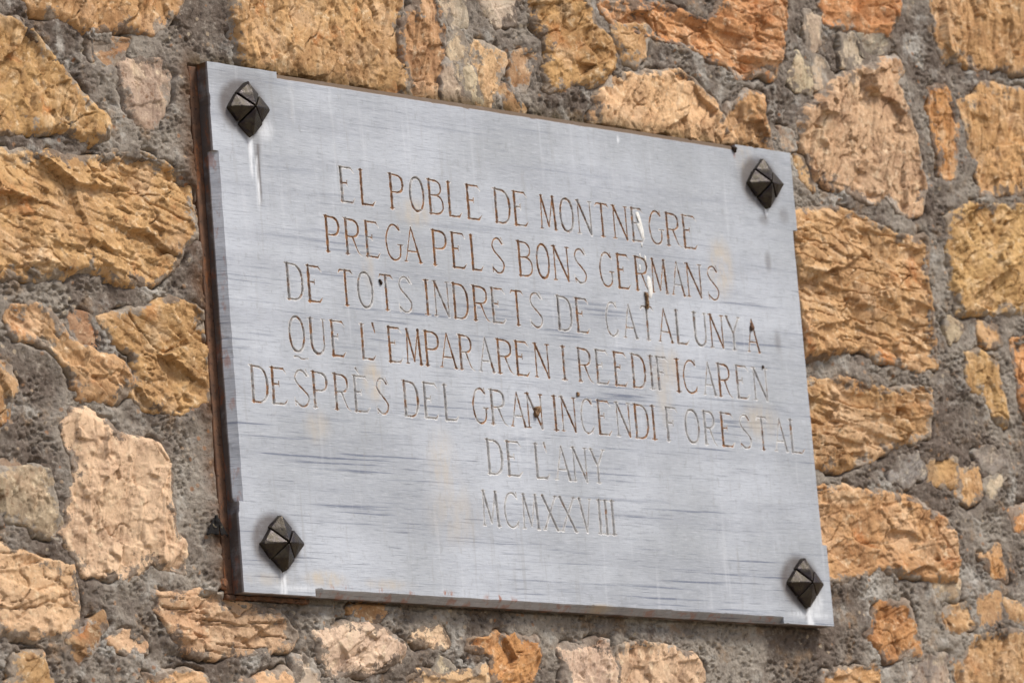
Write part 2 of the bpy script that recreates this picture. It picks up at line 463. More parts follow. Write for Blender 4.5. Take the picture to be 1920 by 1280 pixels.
# (tint, protrusion mm, strata angle, strata strength, roughness, rim mm, outline in photograph pixels)
STONES = [
 ('G', 11, 65, .35, 1.0, 13, [(-110,30),(0,38),(35,45),(75,85),(110,130),(150,180),(190,215),(201,240),(190,258),(160,262),(120,245),(60,240),(0,246),(-110,250)]),
 ('T', 10, 70, .4, .9, 12, [(40,-90),(50,0),(60,18),(95,28),(125,37),(168,56),(235,46),(280,56),(325,28),(342,-20),(350,-90)]),
 ('B', 2, 20, .3, .7, 8, [(175,76),(235,82),(225,105),(200,120),(174,105)]),
 ('S', 5, 80, .3, .6, 9, [(230,122),(300,116),(312,140),(305,200),(285,238),(255,236),(235,205),(228,150)]),
 ('G', 12, 80, .45, .9, 12, [(424,-100),(430,30),(440,90),(446,128),(470,170),(640,215),(752,215),(764,140),(750,90),(746,-100)]),
 ('T', 9, 85, .5, .9, 9, [(756,45),(775,15),(793,-30),(812,-20),(820,30),(825,70),(826,120),(829,205),(772,205),(768,130),(757,92)]),
 ('E', 8, 80, .2, .35, 7, [(820,-10),(869,-14),(865,48),(850,53),(835,32)]),
 ('E', 9, 85, .2, .3, 6, [(853,64),(870,86),(868,116),(856,150),(846,122),(842,86)]),
 ('E', 8, 85, .2, .3, 6, [(838,124),(851,150),(878,205),(835,205),(832,150)]),
 ('E', 8, 85, .2, .3, 6, [(867,130),(881,135),(896,190),(882,200),(864,152)]),
 ('L', 8, 70, .3, .7, 8, [(888,82),(941,108),(929,150),(917,212),(896,205),(882,135)]),
 ('E', 7, 10, .2, .5, 8, [(904,-20),(958,-20),(961,38),(925,48),(908,20)]),
 ('B', 6, 75, .3, .6, 7, [(960,105),(1000,100),(987,130),(981,166),(962,166)]),
 ('T', 5, 60, .3, .6, 6, [(944,163),(961,180),(980,215),(950,212),(938,172)]),
 ('G', 12, 25, .35, 1.0, 11, [(985,-90),(1090,-90),(1095,5),(1112,45),(1138,78),(1146,105),(1138,132),(1120,152),(1080,152),(1022,166),(1019,132),(1030,105),(1015,68),(996,36)]),
 ('O', 11, -8, .7, 1.1, 9, [(1126,10),(1222,14),(1273,27),(1324,44),(1342,27),(1350,-90),(1470,-90),(1464,44),(1456,115),(1446,142),(1425,130),(1385,144),(1354,116),(1322,105),(1303,88),(1256,72),(1212,60),(1150,44)]),
 ('T', 8, 40, .3, .9, 8, [(1150,52),(1210,58),(1203,100),(1189,117),(1170,112),(1155,76)]),
 ('L', 11, 55, .35, 1.0, 11, [(1118,172),(1150,150),(1222,142),(1275,139),(1305,165),(1340,205),(1362,242),(1385,290),(1256,280),(1112,250)]),
 ('T', 10, 70, .3, 1.0, 9, [(1364,212),(1395,177),(1421,180),(1429,230),(1445,292),(1395,292),(1366,246)]),
 ('O', 10, 10, .3, .7, 9, [(1536,-90),(1542,36),(1558,43),(1604,49),(1625,55),(1662,62),(1676,36),(1700,-90)]),
 ('E', 8, 80, .2, .3, 5, [(1511,28),(1531,42),(1530,75),(1519,96),(1513,65)]),
 ('E', 7, 80, .2, .4, 6, [(1577,71),(1599,73),(1622,112),(1612,129),(1580,118)]),
 ('Y', 7, 30, .2, .5, 7, [(1611,69),(1624,58),(1657,66),(1664,85),(1637,106),(1616,98)]),
 ('E', 8, 80, .2, .3, 5, [(1496,107),(1510,131),(1515,171),(1479,158)]),
 ('E', 8, 80, .2, .3, 5, [(1525,111),(1540,118),(1554,144),(1529,163)]),
 ('L', 14, 62, .55, 1.0, 11, [(1503,210),(1535,190),(1558,154),(1611,138),(1631,125),(1676,114),(1684,131),(1675,157),(1697,213),(1711,262),(1730,354),(1720,395),(1696,405),(1657,367),(1624,378),(1575,349),(1526,332),(1508,285),(1497,236)]),
 ('G', 10, 82, .6, .9, 10, [(1733,-90),(1750,35),(1764,110),(1800,108),(1830,128),(1870,118),(1896,134),(2040,130),(2050,-90)]),
 ('O', 8, 85, .6, .8, 8, [(1744,169),(1766,166),(1786,203),(1792,249),(1789,326),(1767,329),(1754,282),(1747,230)]),
 ('G', 10, 80, .6, .8, 9, [(1797,196),(1834,189),(1838,163),(1896,173),(1960,190),(2040,210),(2040,360),(1870,358),(1837,362),(1833,315),(1817,282)]),
 ('G', 12, -6, .95, 1.0, 10, [(1440,402),(1490,400),(1568,397),(1624,420),(1663,440),(1709,451),(1733,449),(1733,530),(1740,563),(1746,636),(1750,681),(1722,689),(1637,669),(1620,645),(1568,659),(1500,670),(1450,670)]),
 ('G', 12, 30, .3, 1.1, 11, [(1774,413),(1811,389),(1870,392),(2040,400),(2040,578),(1870,584),(1791,584),(1784,544),(1777,462)]),
 ('T', 10, -5, .9, 1.0, 9, [(1480,722),(1598,716),(1644,737),(1741,731),(1739,790),(1734,813),(1680,831),(1624,859),(1577,875),(1500,868),(1480,800)]),
 ('G', 10, 75, .5, .8, 8, [(1813,668),(1834,664),(1864,688),(1868,715),(1881,750),(1882,792),(1861,776),(1839,736),(1814,716)]),
 ('E', 6, 60, .2, .4, 5, [(1778,599),(1799,616),(1780,637)]),
 ('G', 5, 10, .2, .5, 6, [(1836,615),(1868,619),(1871,640),(1850,644)]),
 ('O', 9, 85, .4, .8, 8, [(1898,645),(1960,636),(2030,640),(2030,790),(1915,772)]),
 ('Y', 7, 30, .2, .5, 7, [(1680,873),(1718,853),(1731,882),(1698,906),(1670,898)]),
 ('T', 5, 30, .2, .6, 7, [(1740,857),(1789,865),(1789,910),(1740,902)]),
 ('G', 6, 80, .2, .4, 7, [(1795,884),(1832,880),(1836,925),(1815,941),(1791,926)]),
 ('Y', 6, 20, .2, .4, 6, [(1830,849),(1863,845),(1884,870),(1850,882)]),
 ('E', 6, -30, .2, .4, 5, [(1845,910),(1884,884),(1856,930)]),
 ('G', 11, 10, .35, .9, 12, [(1500,916),(1628,923),(1694,935),(1741,959),(1769,971),(1789,1014),(1789,1060),(1785,1090),(1725,1078),(1678,1070),(1647,1057),(1608,1078),(1500,1092)]),
 ('O', 5, 60, .3, .7, 7, [(1842,1044),(1871,1029),(1884,1087),(1855,1071)]),
 ('S', 5, 20, .2, .5, 6, [(1752,1091),(1793,1091),(1791,1121),(1760,1117)]),
 ('T', 6, 80, .2, .5, 7, [(1834,1122),(1867,1119),(1875,1163),(1838,1167)]),
 ('T', 5, 20, .2, .5, 6, [(1882,1130),(1940,1142),(1940,1165),(1890,1155)]),
 ('G', 10, 70, .4, .8, 10, [(1827,1202),(1870,1190),(2020,1180),(2020,1370),(1800,1370),(1790,1262)]),
 ('O', 8, 20, .4, .8, 9, [(1650,1130),(1698,1134),(1711,1170),(1722,1222),(1660,1232),(1628,1190)]),
 ('Y', 7, 60, .3, .6, 8, [(1700,1240),(1768,1232),(1772,1290),(1750,1360),(1690,1350)]),
 ('T', 7, 10, .3, .7, 9, [(1545,1262),(1640,1254),(1655,1350),(1530,1350)]),
 ('L', 10, -4, 1.15, .9, 8, [(286,1120),(350,1115),(410,1121),(470,1140),(525,1160),(547,1185),(541,1206),(480,1216),(400,1224),(345,1216),(320,1175)]),
 ('P', 10, 30, .35, 1.0, 9, [(588,1187),(662,1176),(697,1179),(738,1199),(751,1214),(740,1241),(681,1256),(619,1265),(597,1236)]),
 ('P', 6, 10, .2, .6, 7, [(777,1196),(819,1179),(835,1205),(806,1209)]),
 ('O', 9, 30, .2, 1.1, 8, [(876,1207),(931,1195),(1004,1200),(1001,1230),(994,1255),(988,1350),(935,1350),(922,1255),(924,1228),(894,1216)]),
 ('P', 12, 85, .5, .8, 8, [(1051,1220),(1092,1217),(1116,1205),(1135,1206),(1138,1230),(1147,1250),(1146,1360),(1065,1360),(1055,1245)]),
 ('P', 12, 60, .3, .8, 9, [(1157,1220),(1196,1212),(1261,1219),(1299,1236),(1313,1261),(1312,1360),(1154,1360)]),
 ('E', 7, 50, .2, .3, 5, [(825,1241),(842,1255),(839,1269),(818,1265)]),
 ('E', 8, 80, .2, .4, 6, [(552,1236),(569,1237),(589,1268),(590,1350),(553,1350)]),
 ('L', 8, 5, .4, .7, 8, [(455,1280),(531,1264),(545,1275),(550,1360),(430,1360)]),
 ('L', 8, 20, .3, .6, 8, [(766,1277),(790,1264),(850,1270),(905,1255),(917,1290),(905,1360),(765,1360)]),
 ('P', 12, 80, .2, .8, 10, [(116,807),(133,778),(156,774),(203,807),(219,823),(250,827),(289,838),(310,870),(313,897),(309,936),(325,999),(341,1022),(336,1069),(281,1050),(219,1078),(160,1070),(133,1034),(116,995),(129,960),(141,874),(133,850)]),
 ('S', 8, 70, .3, .8, 9, [(14,885),(90,884),(106,975),(110,1004),(90,1000),(39,975),(0,964),(-80,960),(-80,890)]),
 ('L', 9, 5, .4, .8, 11, [(-110,1025),(0,1030),(70,1053),(133,1069),(138,1130),(134,1171),(117,1191),(0,1186),(-110,1186)]),
 ('B', 6, -40, .3, .6, 7, [(128,1206),(187,1154),(192,1171),(173,1210),(145,1238)]),
 ('L', 5, 20, .2, .6, 6, [(210,1198),(242,1189),(267,1214),(234,1219)]),
 ('T', 7, 50, .3, .7, 8, [(30,1233),(74,1228),(96,1290),(90,1350),(10,1350)]),
 ('L', 7, 10, .3, .7, 8, [(272,1274),(340,1264),(385,1272),(395,1350),(260,1350)]),
 ('G', 12, -14, .75, 1.0, 12, [(-110,300),(30,289),(90,296),(153,305),(243,291),(281,299),(330,328),(352,368),(362,420),(366,441),(338,452),(329,482),(312,510),(275,529),(216,526),(187,500),(109,510),(62,520),(0,513),(-110,510)]),
 ('T', 9, -35, .5, .9, 9, [(13,600),(25,585),(60,573),(92,590),(108,615),(128,645),(165,662),(205,675),(232,690),(246,715),(215,746),(150,746),(145,700),(110,662),(70,633),(25,621)]),
 ('T', 10, -20, .4, 1.0, 10, [(190,602),(265,585),(330,565),(376,586),(384,680),(384,752),(335,768),(265,759),(246,738),(258,700),(260,652),(215,641)]),
 ('T', 8, 80, .3, .8, 8, [(-90,676),(10,690),(21,720),(10,782),(-90,790)]),
 ('S', 6, 70, .2, .4, 5, [(1463,248),(1482,254),(1484,277),(1464,282)]),
 ('T', 6, 60, .2, .4, 5, [(1495,303),(1511,325),(1521,347),(1505,336)]),
 ('S', 3, 10, .2, .5, 6, [(0,880),(24,862),(36,876),(10,890)]),
 ('B', 3, 10, .2, .5, 6, [(128,590),(168,598),(185,640),(160,646),(135,620)]),
 ('O', 4, 60, .2, .5, 6, [(1893,960),(1935,950),(1940,1000),(1905,990)]),
 ('T', 5, 10, .2, .5, 6, [(1770,1150),(1815,1140),(1822,1170),(1780,1182)]),
 ('T', 5, 30, .2, .6, 6, [(660,1142),(715,1128),(722,1150),(690,1162)]),
]

WX0, WX1, WZ0, WZ1 = -1.15, 1.30, ZC - 0.90, ZC + 0.85      # extent of the wall that is built
FX0, FX1, FZ0, FZ1 = -0.86, 1.00, ZC - 0.42, ZC + 0.57      # finely modelled part
PL, PR_, PB, PT = -PW / 2, PW / 2, ZC - PH / 2, ZC + PH / 2
IRON_L, IRON_B = PL - 0.0105, PB - 0.0050

rng = random.Random(7)
polys = []
for t, pr, an, stg, ro, rim, pts in STONES:
    polys.append(dict(t=t, pr=pr / 1000 * .42, an=R(an), st=stg, ro=ro, rim=rim / 1000,
                      P=np.array([px(*p) for p in pts]), fine=True))
# the wall goes on a little beyond the picture
tries = 0
discs = [(p['P'].mean(0), np.abs(p['P'] - p['P'].mean(0)).max()) for p in polys]
while tries < 1000:
    tries += 1
    c = np.array([rng.uniform(WX0 + .06, WX1 - .06), rng.uniform(WZ0 + .05, WZ1 - .05)])
    r = rng.uniform(.035, .085)
    q = RIGHT @ (np.array([c[0], DW, c[1]]) - CAM), UP @ (np.array([c[0], DW, c[1]]) - CAM), -BACK @ (np.array([c[0], DW, c[1]]) - CAM)
    u, v = 960 + FPX * q[0] / q[2], 640 - FPX * q[1] / q[2]
    mg = r * 1715 * 1.15 + 25
    if -mg < u < 1920 + mg and -mg < v < 1280 + mg:
        continue
    if any(np.abs(p['P'] - c).max(1).min() < .25 and sdf(c[None], p['P'])[0] > -r * 1.02 for p in polys):
        continue
    n = 11
    ang = np.arange(n) * 2 * np.pi / n
    rr = np.array([rng.uniform(.72, 1.0) for _ in range(n)]) * r
    P = c + np.stack([rr * np.cos(ang) * rng.uniform(1.0, 1.18), rr * np.sin(ang) * .9], 1)
    polys.append(dict(t=rng.choice('GGTOLBP'), pr=rng.uniform(.006, .012), an=rng.uniform(-.4, 1.4),
                      st=rng.uniform(.2, .7), ro=rng.uniform(.7, 1.0), rim=.010, P=P, fine=False))


def beside_plaque(X, Z):
    """distance outwards from the plaque with its iron frame (negative under it)"""
    l = IRON_L
    dx = np.maximum(l - X, X - PR_)
    b = np.where(X < -0.30, IRON_B, PB - 0.001)
    dz = np.maximum(b - Z, Z - PT)
    return np.maximum(dx, dz)


def clear_plaque(X, Z, Y):
    """keep what lies under the plaque behind it"""
    d = beside_plaque(X, Z)
    lim = 0.0225 - 0.030 * sst(-0.0005, 0.007, d)
    return np.maximum(Y, lim)


def moss_near(X, Z):
    """green-brown growth on the ledge above the plaque"""
    d = Z - PT
    return sst(0.022, 0.002, d) * (d > -0.03) * sst(PL - .03, PL + .02, X) * sst(PR_ + .02, PR_ - .05, X) * 0.85


wall = tag(link('stone_wall', None, loc=(0, 0, ZC)), 'rubble stone wall of ochre stones in rough grey-brown mortar', 'wall')
W0 = np.array([0, 0, ZC])


def axis(a, b, fa, fb, fine, coarse):
    return np.concatenate([np.arange(a, fa, coarse), np.arange(fa, fb, fine), np.arange(fb, b, coarse)])


# --- mortar: one rough sheet with depth, the stones are bedded in it
gx = axis(WX0, WX1, FX0, FX1, 0.00135, 0.005)
gz = axis(WZ0, WZ1, FZ0, FZ1, 0.00125, 0.005)
X, Z = np.meshgrid(gx, gz)
SD = np.full(X.shape, -0.05)
for p in polys:
    lo, hi = p['P'].min(0) - .03, p['P'].max(0) + .03
    i0, i1 = np.searchsorted(gx, (lo[0], hi[0]))
    j0, j1 = np.searchsorted(gz, (lo[1], hi[1]))
    if i1 <= i0 or j1 <= j0:
        continue
    sx, sz = X[j0:j1, i0:i1], Z[j0:j1, i0:i1]
    wx = sx + .0035 * gn(sx / .022, sz / .022, 5) + .0030 * fbm(sx / .010, sz / .010, 2, 6)
    wz = sz + .0035 * gn(sx / .022, sz / .022, 8) + .0030 * fbm(sx / .010, sz / .010, 2, 16)
    d = sdf(np.stack([wx.ravel(), wz.ravel()], 1), p['P']).reshape(sx.shape) + .0042
    SD[j0:j1, i0:i1] = np.maximum(SD[j0:j1, i0:i1], d)
h = 0.0040 * fbm(X / .07, Z / .07, 3, 40) + 0.0018 * fbm(X / .02, Z / .02, 3, 50)
gritmask = sst(-0.25, 0.35, fbm(X / .045, Z / .04, 3, 60))
pits = fbm(X / .0062, Z / .0055, 3, 70, .6)
bigp = fbm(X / .012, Z / .010, 3, 170, .6)
pits = np.where(fbm(X / .06, Z / .06, 2, 171) > 0, pits, .5 * pits + .7 * bigp)
h += (0.0010 + 0.0034 * gritmask) * (np.minimum(pits, 0.10) * 2.1 + 0.30 * fbm(X / .0030, Z / .0028, 2, 80))
# hollow joints along some of the stones, trowelled edges along others
hol = sst(0.05, 0.4, fbm(X / .045, Z / .045, 2, 90))
h -= 0.0130 * hol * np.exp(-((SD + .002) / .0036) ** 2)
h += 0.0030 * (1 - hol) * np.exp(-((SD + .008) / .010) ** 2)
h -= 0.030 * sst(.004, .013, SD)
# mortar dressed up to the iron frame on the left
near = sst(0.05, 0.0, IRON_L - X) * (X < IRON_L + .02) * sst(PB - .05, PB, Z) * sst(PT + .03, PT - .02, Z)
h = h + near * sst(-0.01, -.03, SD) * 0 + near * 0.0045 * sst(.004, -.004, SD)
Y = clear_plaque(X, Z, DW - h)
bp = beside_plaque(X, Z)
cell = np.ones((len(gz) - 1, len(gx) - 1), bool)
cell &= ~((bp[:-1, :-1] < -.03) & (bp[1:, 1:] < -.03))
sdc = np.minimum(np.minimum(SD[:-1, :-1], SD[1:, 1:]), np.minimum(SD[1:, :-1], SD[:-1, 1:]))
cell &= ~(sdc > .022)
F, used = grid_faces(cell)
V = np.stack([X.ravel(), Y.ravel(), Z.ravel()], 1)[used] - W0
me = mesh('mortar', V, F)
fattr(me, 'rust', (near * sst(.03, .0, IRON_L - X)).ravel()[used] * .9)
fattr(me, 'moss', moss_near(X, Z).ravel()[used])
mortar = link('mortar', me, M_MORTAR, wall)

# the core of the wall behind the facing
cx0, cx1, cz0, cz1, cy0, cy1 = WX0, WX1 - .004, WZ0 - ZC, WZ1 - ZC - .004, .062, .45
cz0 = -ZC - 1.6
V = [(x, y, z) for x in (cx0, cx1) for y in (cy0, cy1) for z in (cz0, cz1)]
Fq = [(0, 4, 5, 1), (2, 3, 7, 6), (0, 1, 3, 2), (4, 6, 7, 5), (1, 5, 7, 3), (0, 2, 6, 4)]
cme = mesh('wall_core', np.array(V, float), np.array(Fq), False)
fattr(cme, 'rust', np.zeros(8))
fattr(cme, 'moss', np.zeros(8))
link('wall_core', cme, M_MORTAR, wall)


def frac(x):
    return x - np.floor(x)


def facets(x, y, seed, slope, stepamp):
    """broken rock: every cell of a jittered lattice is a small tilted plane"""
    ix, iy = np.floor(x), np.floor(y)
    bd = np.full(x.shape, 9.0)
    hh = np.zeros_like(x)
    for oy in (-1, 0, 1):
        for ox in (-1, 0, 1):
            cx, cy = ix + ox, iy + oy
            jx, jy = cx + _hash(cx, cy, seed), cy + _hash(cx, cy, seed + 1)
            dx, dy = x - jx, y - jy
            d = dx * dx + dy * dy
            a = _hash(cx, cy, seed + 2) * 2 * np.pi
            s = slope * (.3 + _hash(cx, cy, seed + 3))
            v = s * (np.cos(a) * dx + np.sin(a) * dy) + stepamp * (_hash(cx, cy, seed + 4) - .5)
            t = d < bd
            hh = np.where(t, v, hh)
            bd = np.minimum(bd, d)
    return hh


def stone_relief(x, z, an, stg, ro, seed):
    ca, sa = math.cos(an), math.sin(an)
    u, v = x * ca + z * sa, -x * sa + z * ca
    wu = u + .0045 * fbm(u / .03, v / .03, 3, seed + 1, .6)
    wv = v + .0035 * fbm(u / .04, v / .03, 3, seed + 3, .6)
    wu2 = u + .0022 * fbm(u / .007, v / .007, 3, seed + 6, .6)
    wv2 = v + .0018 * fbm(u / .007, v / .007, 3, seed + 7, .6)
    el = 1 + .7 * stg                 # cells stretch along the bedding
    hh = .0035 * fbm(wu / .08, wv / .065, 2, seed + 5)
    calm = .30 + .80 * sst(-.30, .35, fbm(wu / .05, wv / .045, 3, seed + 15, .6))     # smooth cleavage faces and broken patches
    hh += ro * facets(wu / (.052 * el), wv / .040, seed + 60, .0085, .0060)
    hh += ro * calm * facets((wu2 + .3 * wu) / (.021 * el), (wv2 + .3 * wv) / .017, seed + 70, .0042, .0030)
    hh += ro * calm * facets(wu2 / .0080, wv2 / .0070, seed + 80, .0018, .0016)
    # bedding: slabs of uneven height, split by thin open seams
    t = wv / .0135 + .7 * fbm(wu / .10, wv / .05, 3, seed + 9) + .9 * facets(wu / .06, wv / .035, seed + 65, .12, .7)
    fl = np.floor(t)
    seg = np.floor(wu / .045 + 7 * _hash(fl, fl, seed))
    f = frac(t)
    hh += stg * .0062 * (_hash(fl, seg, seed + 90) - .5)
    hh -= stg * .0050 * sst(.13, .03, f) * sst(.25, .6, _hash(fl, seg, seed + 91))
    hh += ro * (.3 + .7 * calm) * .0009 * fbm(wu2 / .005, wv2 / .0045, 3, seed + 30, .7)
    # cracks
    cr = np.abs(gn(wu / .06, wv / .032, seed + 40))
    hh -= .0060 * ro * sst(.026, .0, cr) * sst(.0, .3, gn(u / .05, v / .05, seed + 41))
    return hh, u, v


for si, p in enumerate(polys):
    step = 0.00125 if p['fine'] else 0.0045
    lo, hi = p['P'].min(0) - .016, p['P'].max(0) + .016
    lo = np.maximum(lo, (WX0, WZ0))
    hi = np.minimum(hi, (WX1 - .006, WZ1 - .006))
    sx, sz = np.meshgrid(np.arange(lo[0], hi[0], step), np.arange(lo[1], hi[1], step))
    wx = sx + .0035 * gn(sx / .022, sz / .022, 5) + .0030 * fbm(sx / .010, sz / .010, 2, 6)
    wz = sz + .0035 * gn(sx / .022, sz / .022, 8) + .0030 * fbm(sx / .010, sz / .010, 2, 16)
    wx = wx + .0022 * fbm(sx / .009, sz / .009, 2, 200 + si)
    d = sdf(np.stack([wx.ravel(), wz.ravel()], 1), p['P']).reshape(sx.shape) + .0042
    seed = 1000 + si * 53
    rel, u, v = stone_relief(sx, sz, p['an'], p['st'], p['ro'], seed)
    size = min(1.0, (hi - lo).min() / .10)
    c = p['P'].mean(0)
    tilt = (sx - c[0]) * rng.uniform(-.06, .06) + (sz - c[1]) * rng.uniform(-.08, .05)
    tt = np.clip((d + .0055) / (p['rim'] * .8), 0, 1)
    prof = np.sqrt(np.clip(1 - (1 - tt) ** 2, 0, 1))
    hgt = -.007 + (.007 + p['pr']) * prof + (rel * (.35 + .65 * size) + tilt) * sst(-.003, .009, d)
    hgt -= .03 * sst(-.003, -.012, d)
    Ys = clear_plaque(sx, sz, DW - hgt)
    bp = beside_plaque(sx, sz)
    ok = (d > -.010) & (bp > -.03)
    cell = ok[:-1, :-1] & ok[1:, 1:] & ok[1:, :-1] & ok[:-1, 1:]
    if cell.sum() < 8:
        continue
    F, used = grid_faces(cell)
    org = np.array([c[0], DW, c[1]])
    V = np.stack([sx.ravel(), Ys.ravel(), sz.ravel()], 1)[used]
    me = mesh('stone', V - org, F)
    off = np.array([si * 3.17 % 11, si * 1.73 % 7, si * 2.39 % 9])
    vattr(me, 'sco', np.stack([u.ravel() * .55, Ys.ravel(), v.ravel()], 1)[used] + off)
    vattr(me, 'iso', V + off)
    fattr(me, 'edge', d.ravel()[used])
    fattr(me, 'moss', moss_near(sx, sz).ravel()[used])
    o = link('stone', me, M_STONE, wall, loc=tuple(org - W0))
    k = rng.uniform(.86, 1.06)
    cc = srgb(*TINT[p['t']])
    o.color = (min(1, cc[0] * k * rng.uniform(.96, 1.05)), cc[1] * k, cc[2] * k * rng.uniform(.92, 1.08),
               .2 if p['t'] in 'PLEYS' else rng.uniform(.35, 1.0))


# unseen sheet of earth, added to bounce light up onto the wall
gs = np.linspace(-1, 1, 41)
GX, GY = np.meshgrid(gs * 30, gs * 30)
GZ = -1.6 + .03 * fbm(GX / 2.0, GY / 2.0, 3, 77)
F, used = grid_faces(np.ones((40, 40), bool))
bounce_ground = link('ground', mesh('ground', np.stack([GX.ravel(), GY.ravel(), GZ.ravel()], 1), F), mat_plain('dry_earth', srgb(160, 146, 126), srgb(138, 124, 104), 3, .95, .3))
bounce_ground['kind'] = 'structure'
# -------------------------------------------------------------- the plaque
TH, CH = 0.017, 0.0075                # thickness, chamfer
plaque = tag(link('marble_plaque', None, loc=(0, 0, ZC)),
             'grey veined marble plaque with carved lettering, fixed by four dark studs', 'plaque')
P0 = np.array([0, 0, ZC])


def pp(x, y):
    """photograph pixel -> plaque coordinates on its front face"""
    a, b = px(x, y, 0.0)
    return a, b - ZC


# ---- lettering: a carver's alphabet as strokes in a unit box; (points, half width at both ends)
def arc(cx, cy, rx, ry, a0, a1, n=14, pw=1.0):
    r = []
    for i in range(n + 1):
        a = R(a0 + (a1 - a0) * i / n)
        c, s = math.cos(a), math.sin(a)
        r.append((cx + rx * math.copysign(abs(c) ** pw, c), cy + ry * math.copysign(abs(s) ** pw, s)))
    return r


def crv(pts, n=6):
    out = []
    q = [pts[0]] + list(pts) + [pts[-1]]
    for i in range(1, len(q) - 2):
        p0, p1, p2, p3 = [np.array(t, float) for t in q[i - 1:i + 3]]
        for k in range(n):
            t = k / n
            out.append(tuple(.5 * ((2 * p1) + (-p0 + p2) * t + (2 * p0 - 5 * p1 + 4 * p2 - p3) * t * t + (-p0 + 3 * p1 - 3 * p2 + p3) * t ** 3)))
    out.append(tuple(pts[-1]))
    return out


K, N_, T_ = 1.0, .72, .5              # thick, normal and thin strokes


def foot(x, y=0.0, w=.11):
    return ([(x - w, y), (x + w, y)], .42, .42)


def stem(x, w=K, y0=0, y1=1):
    return ([(x, y0), (x, y1)], w, w)


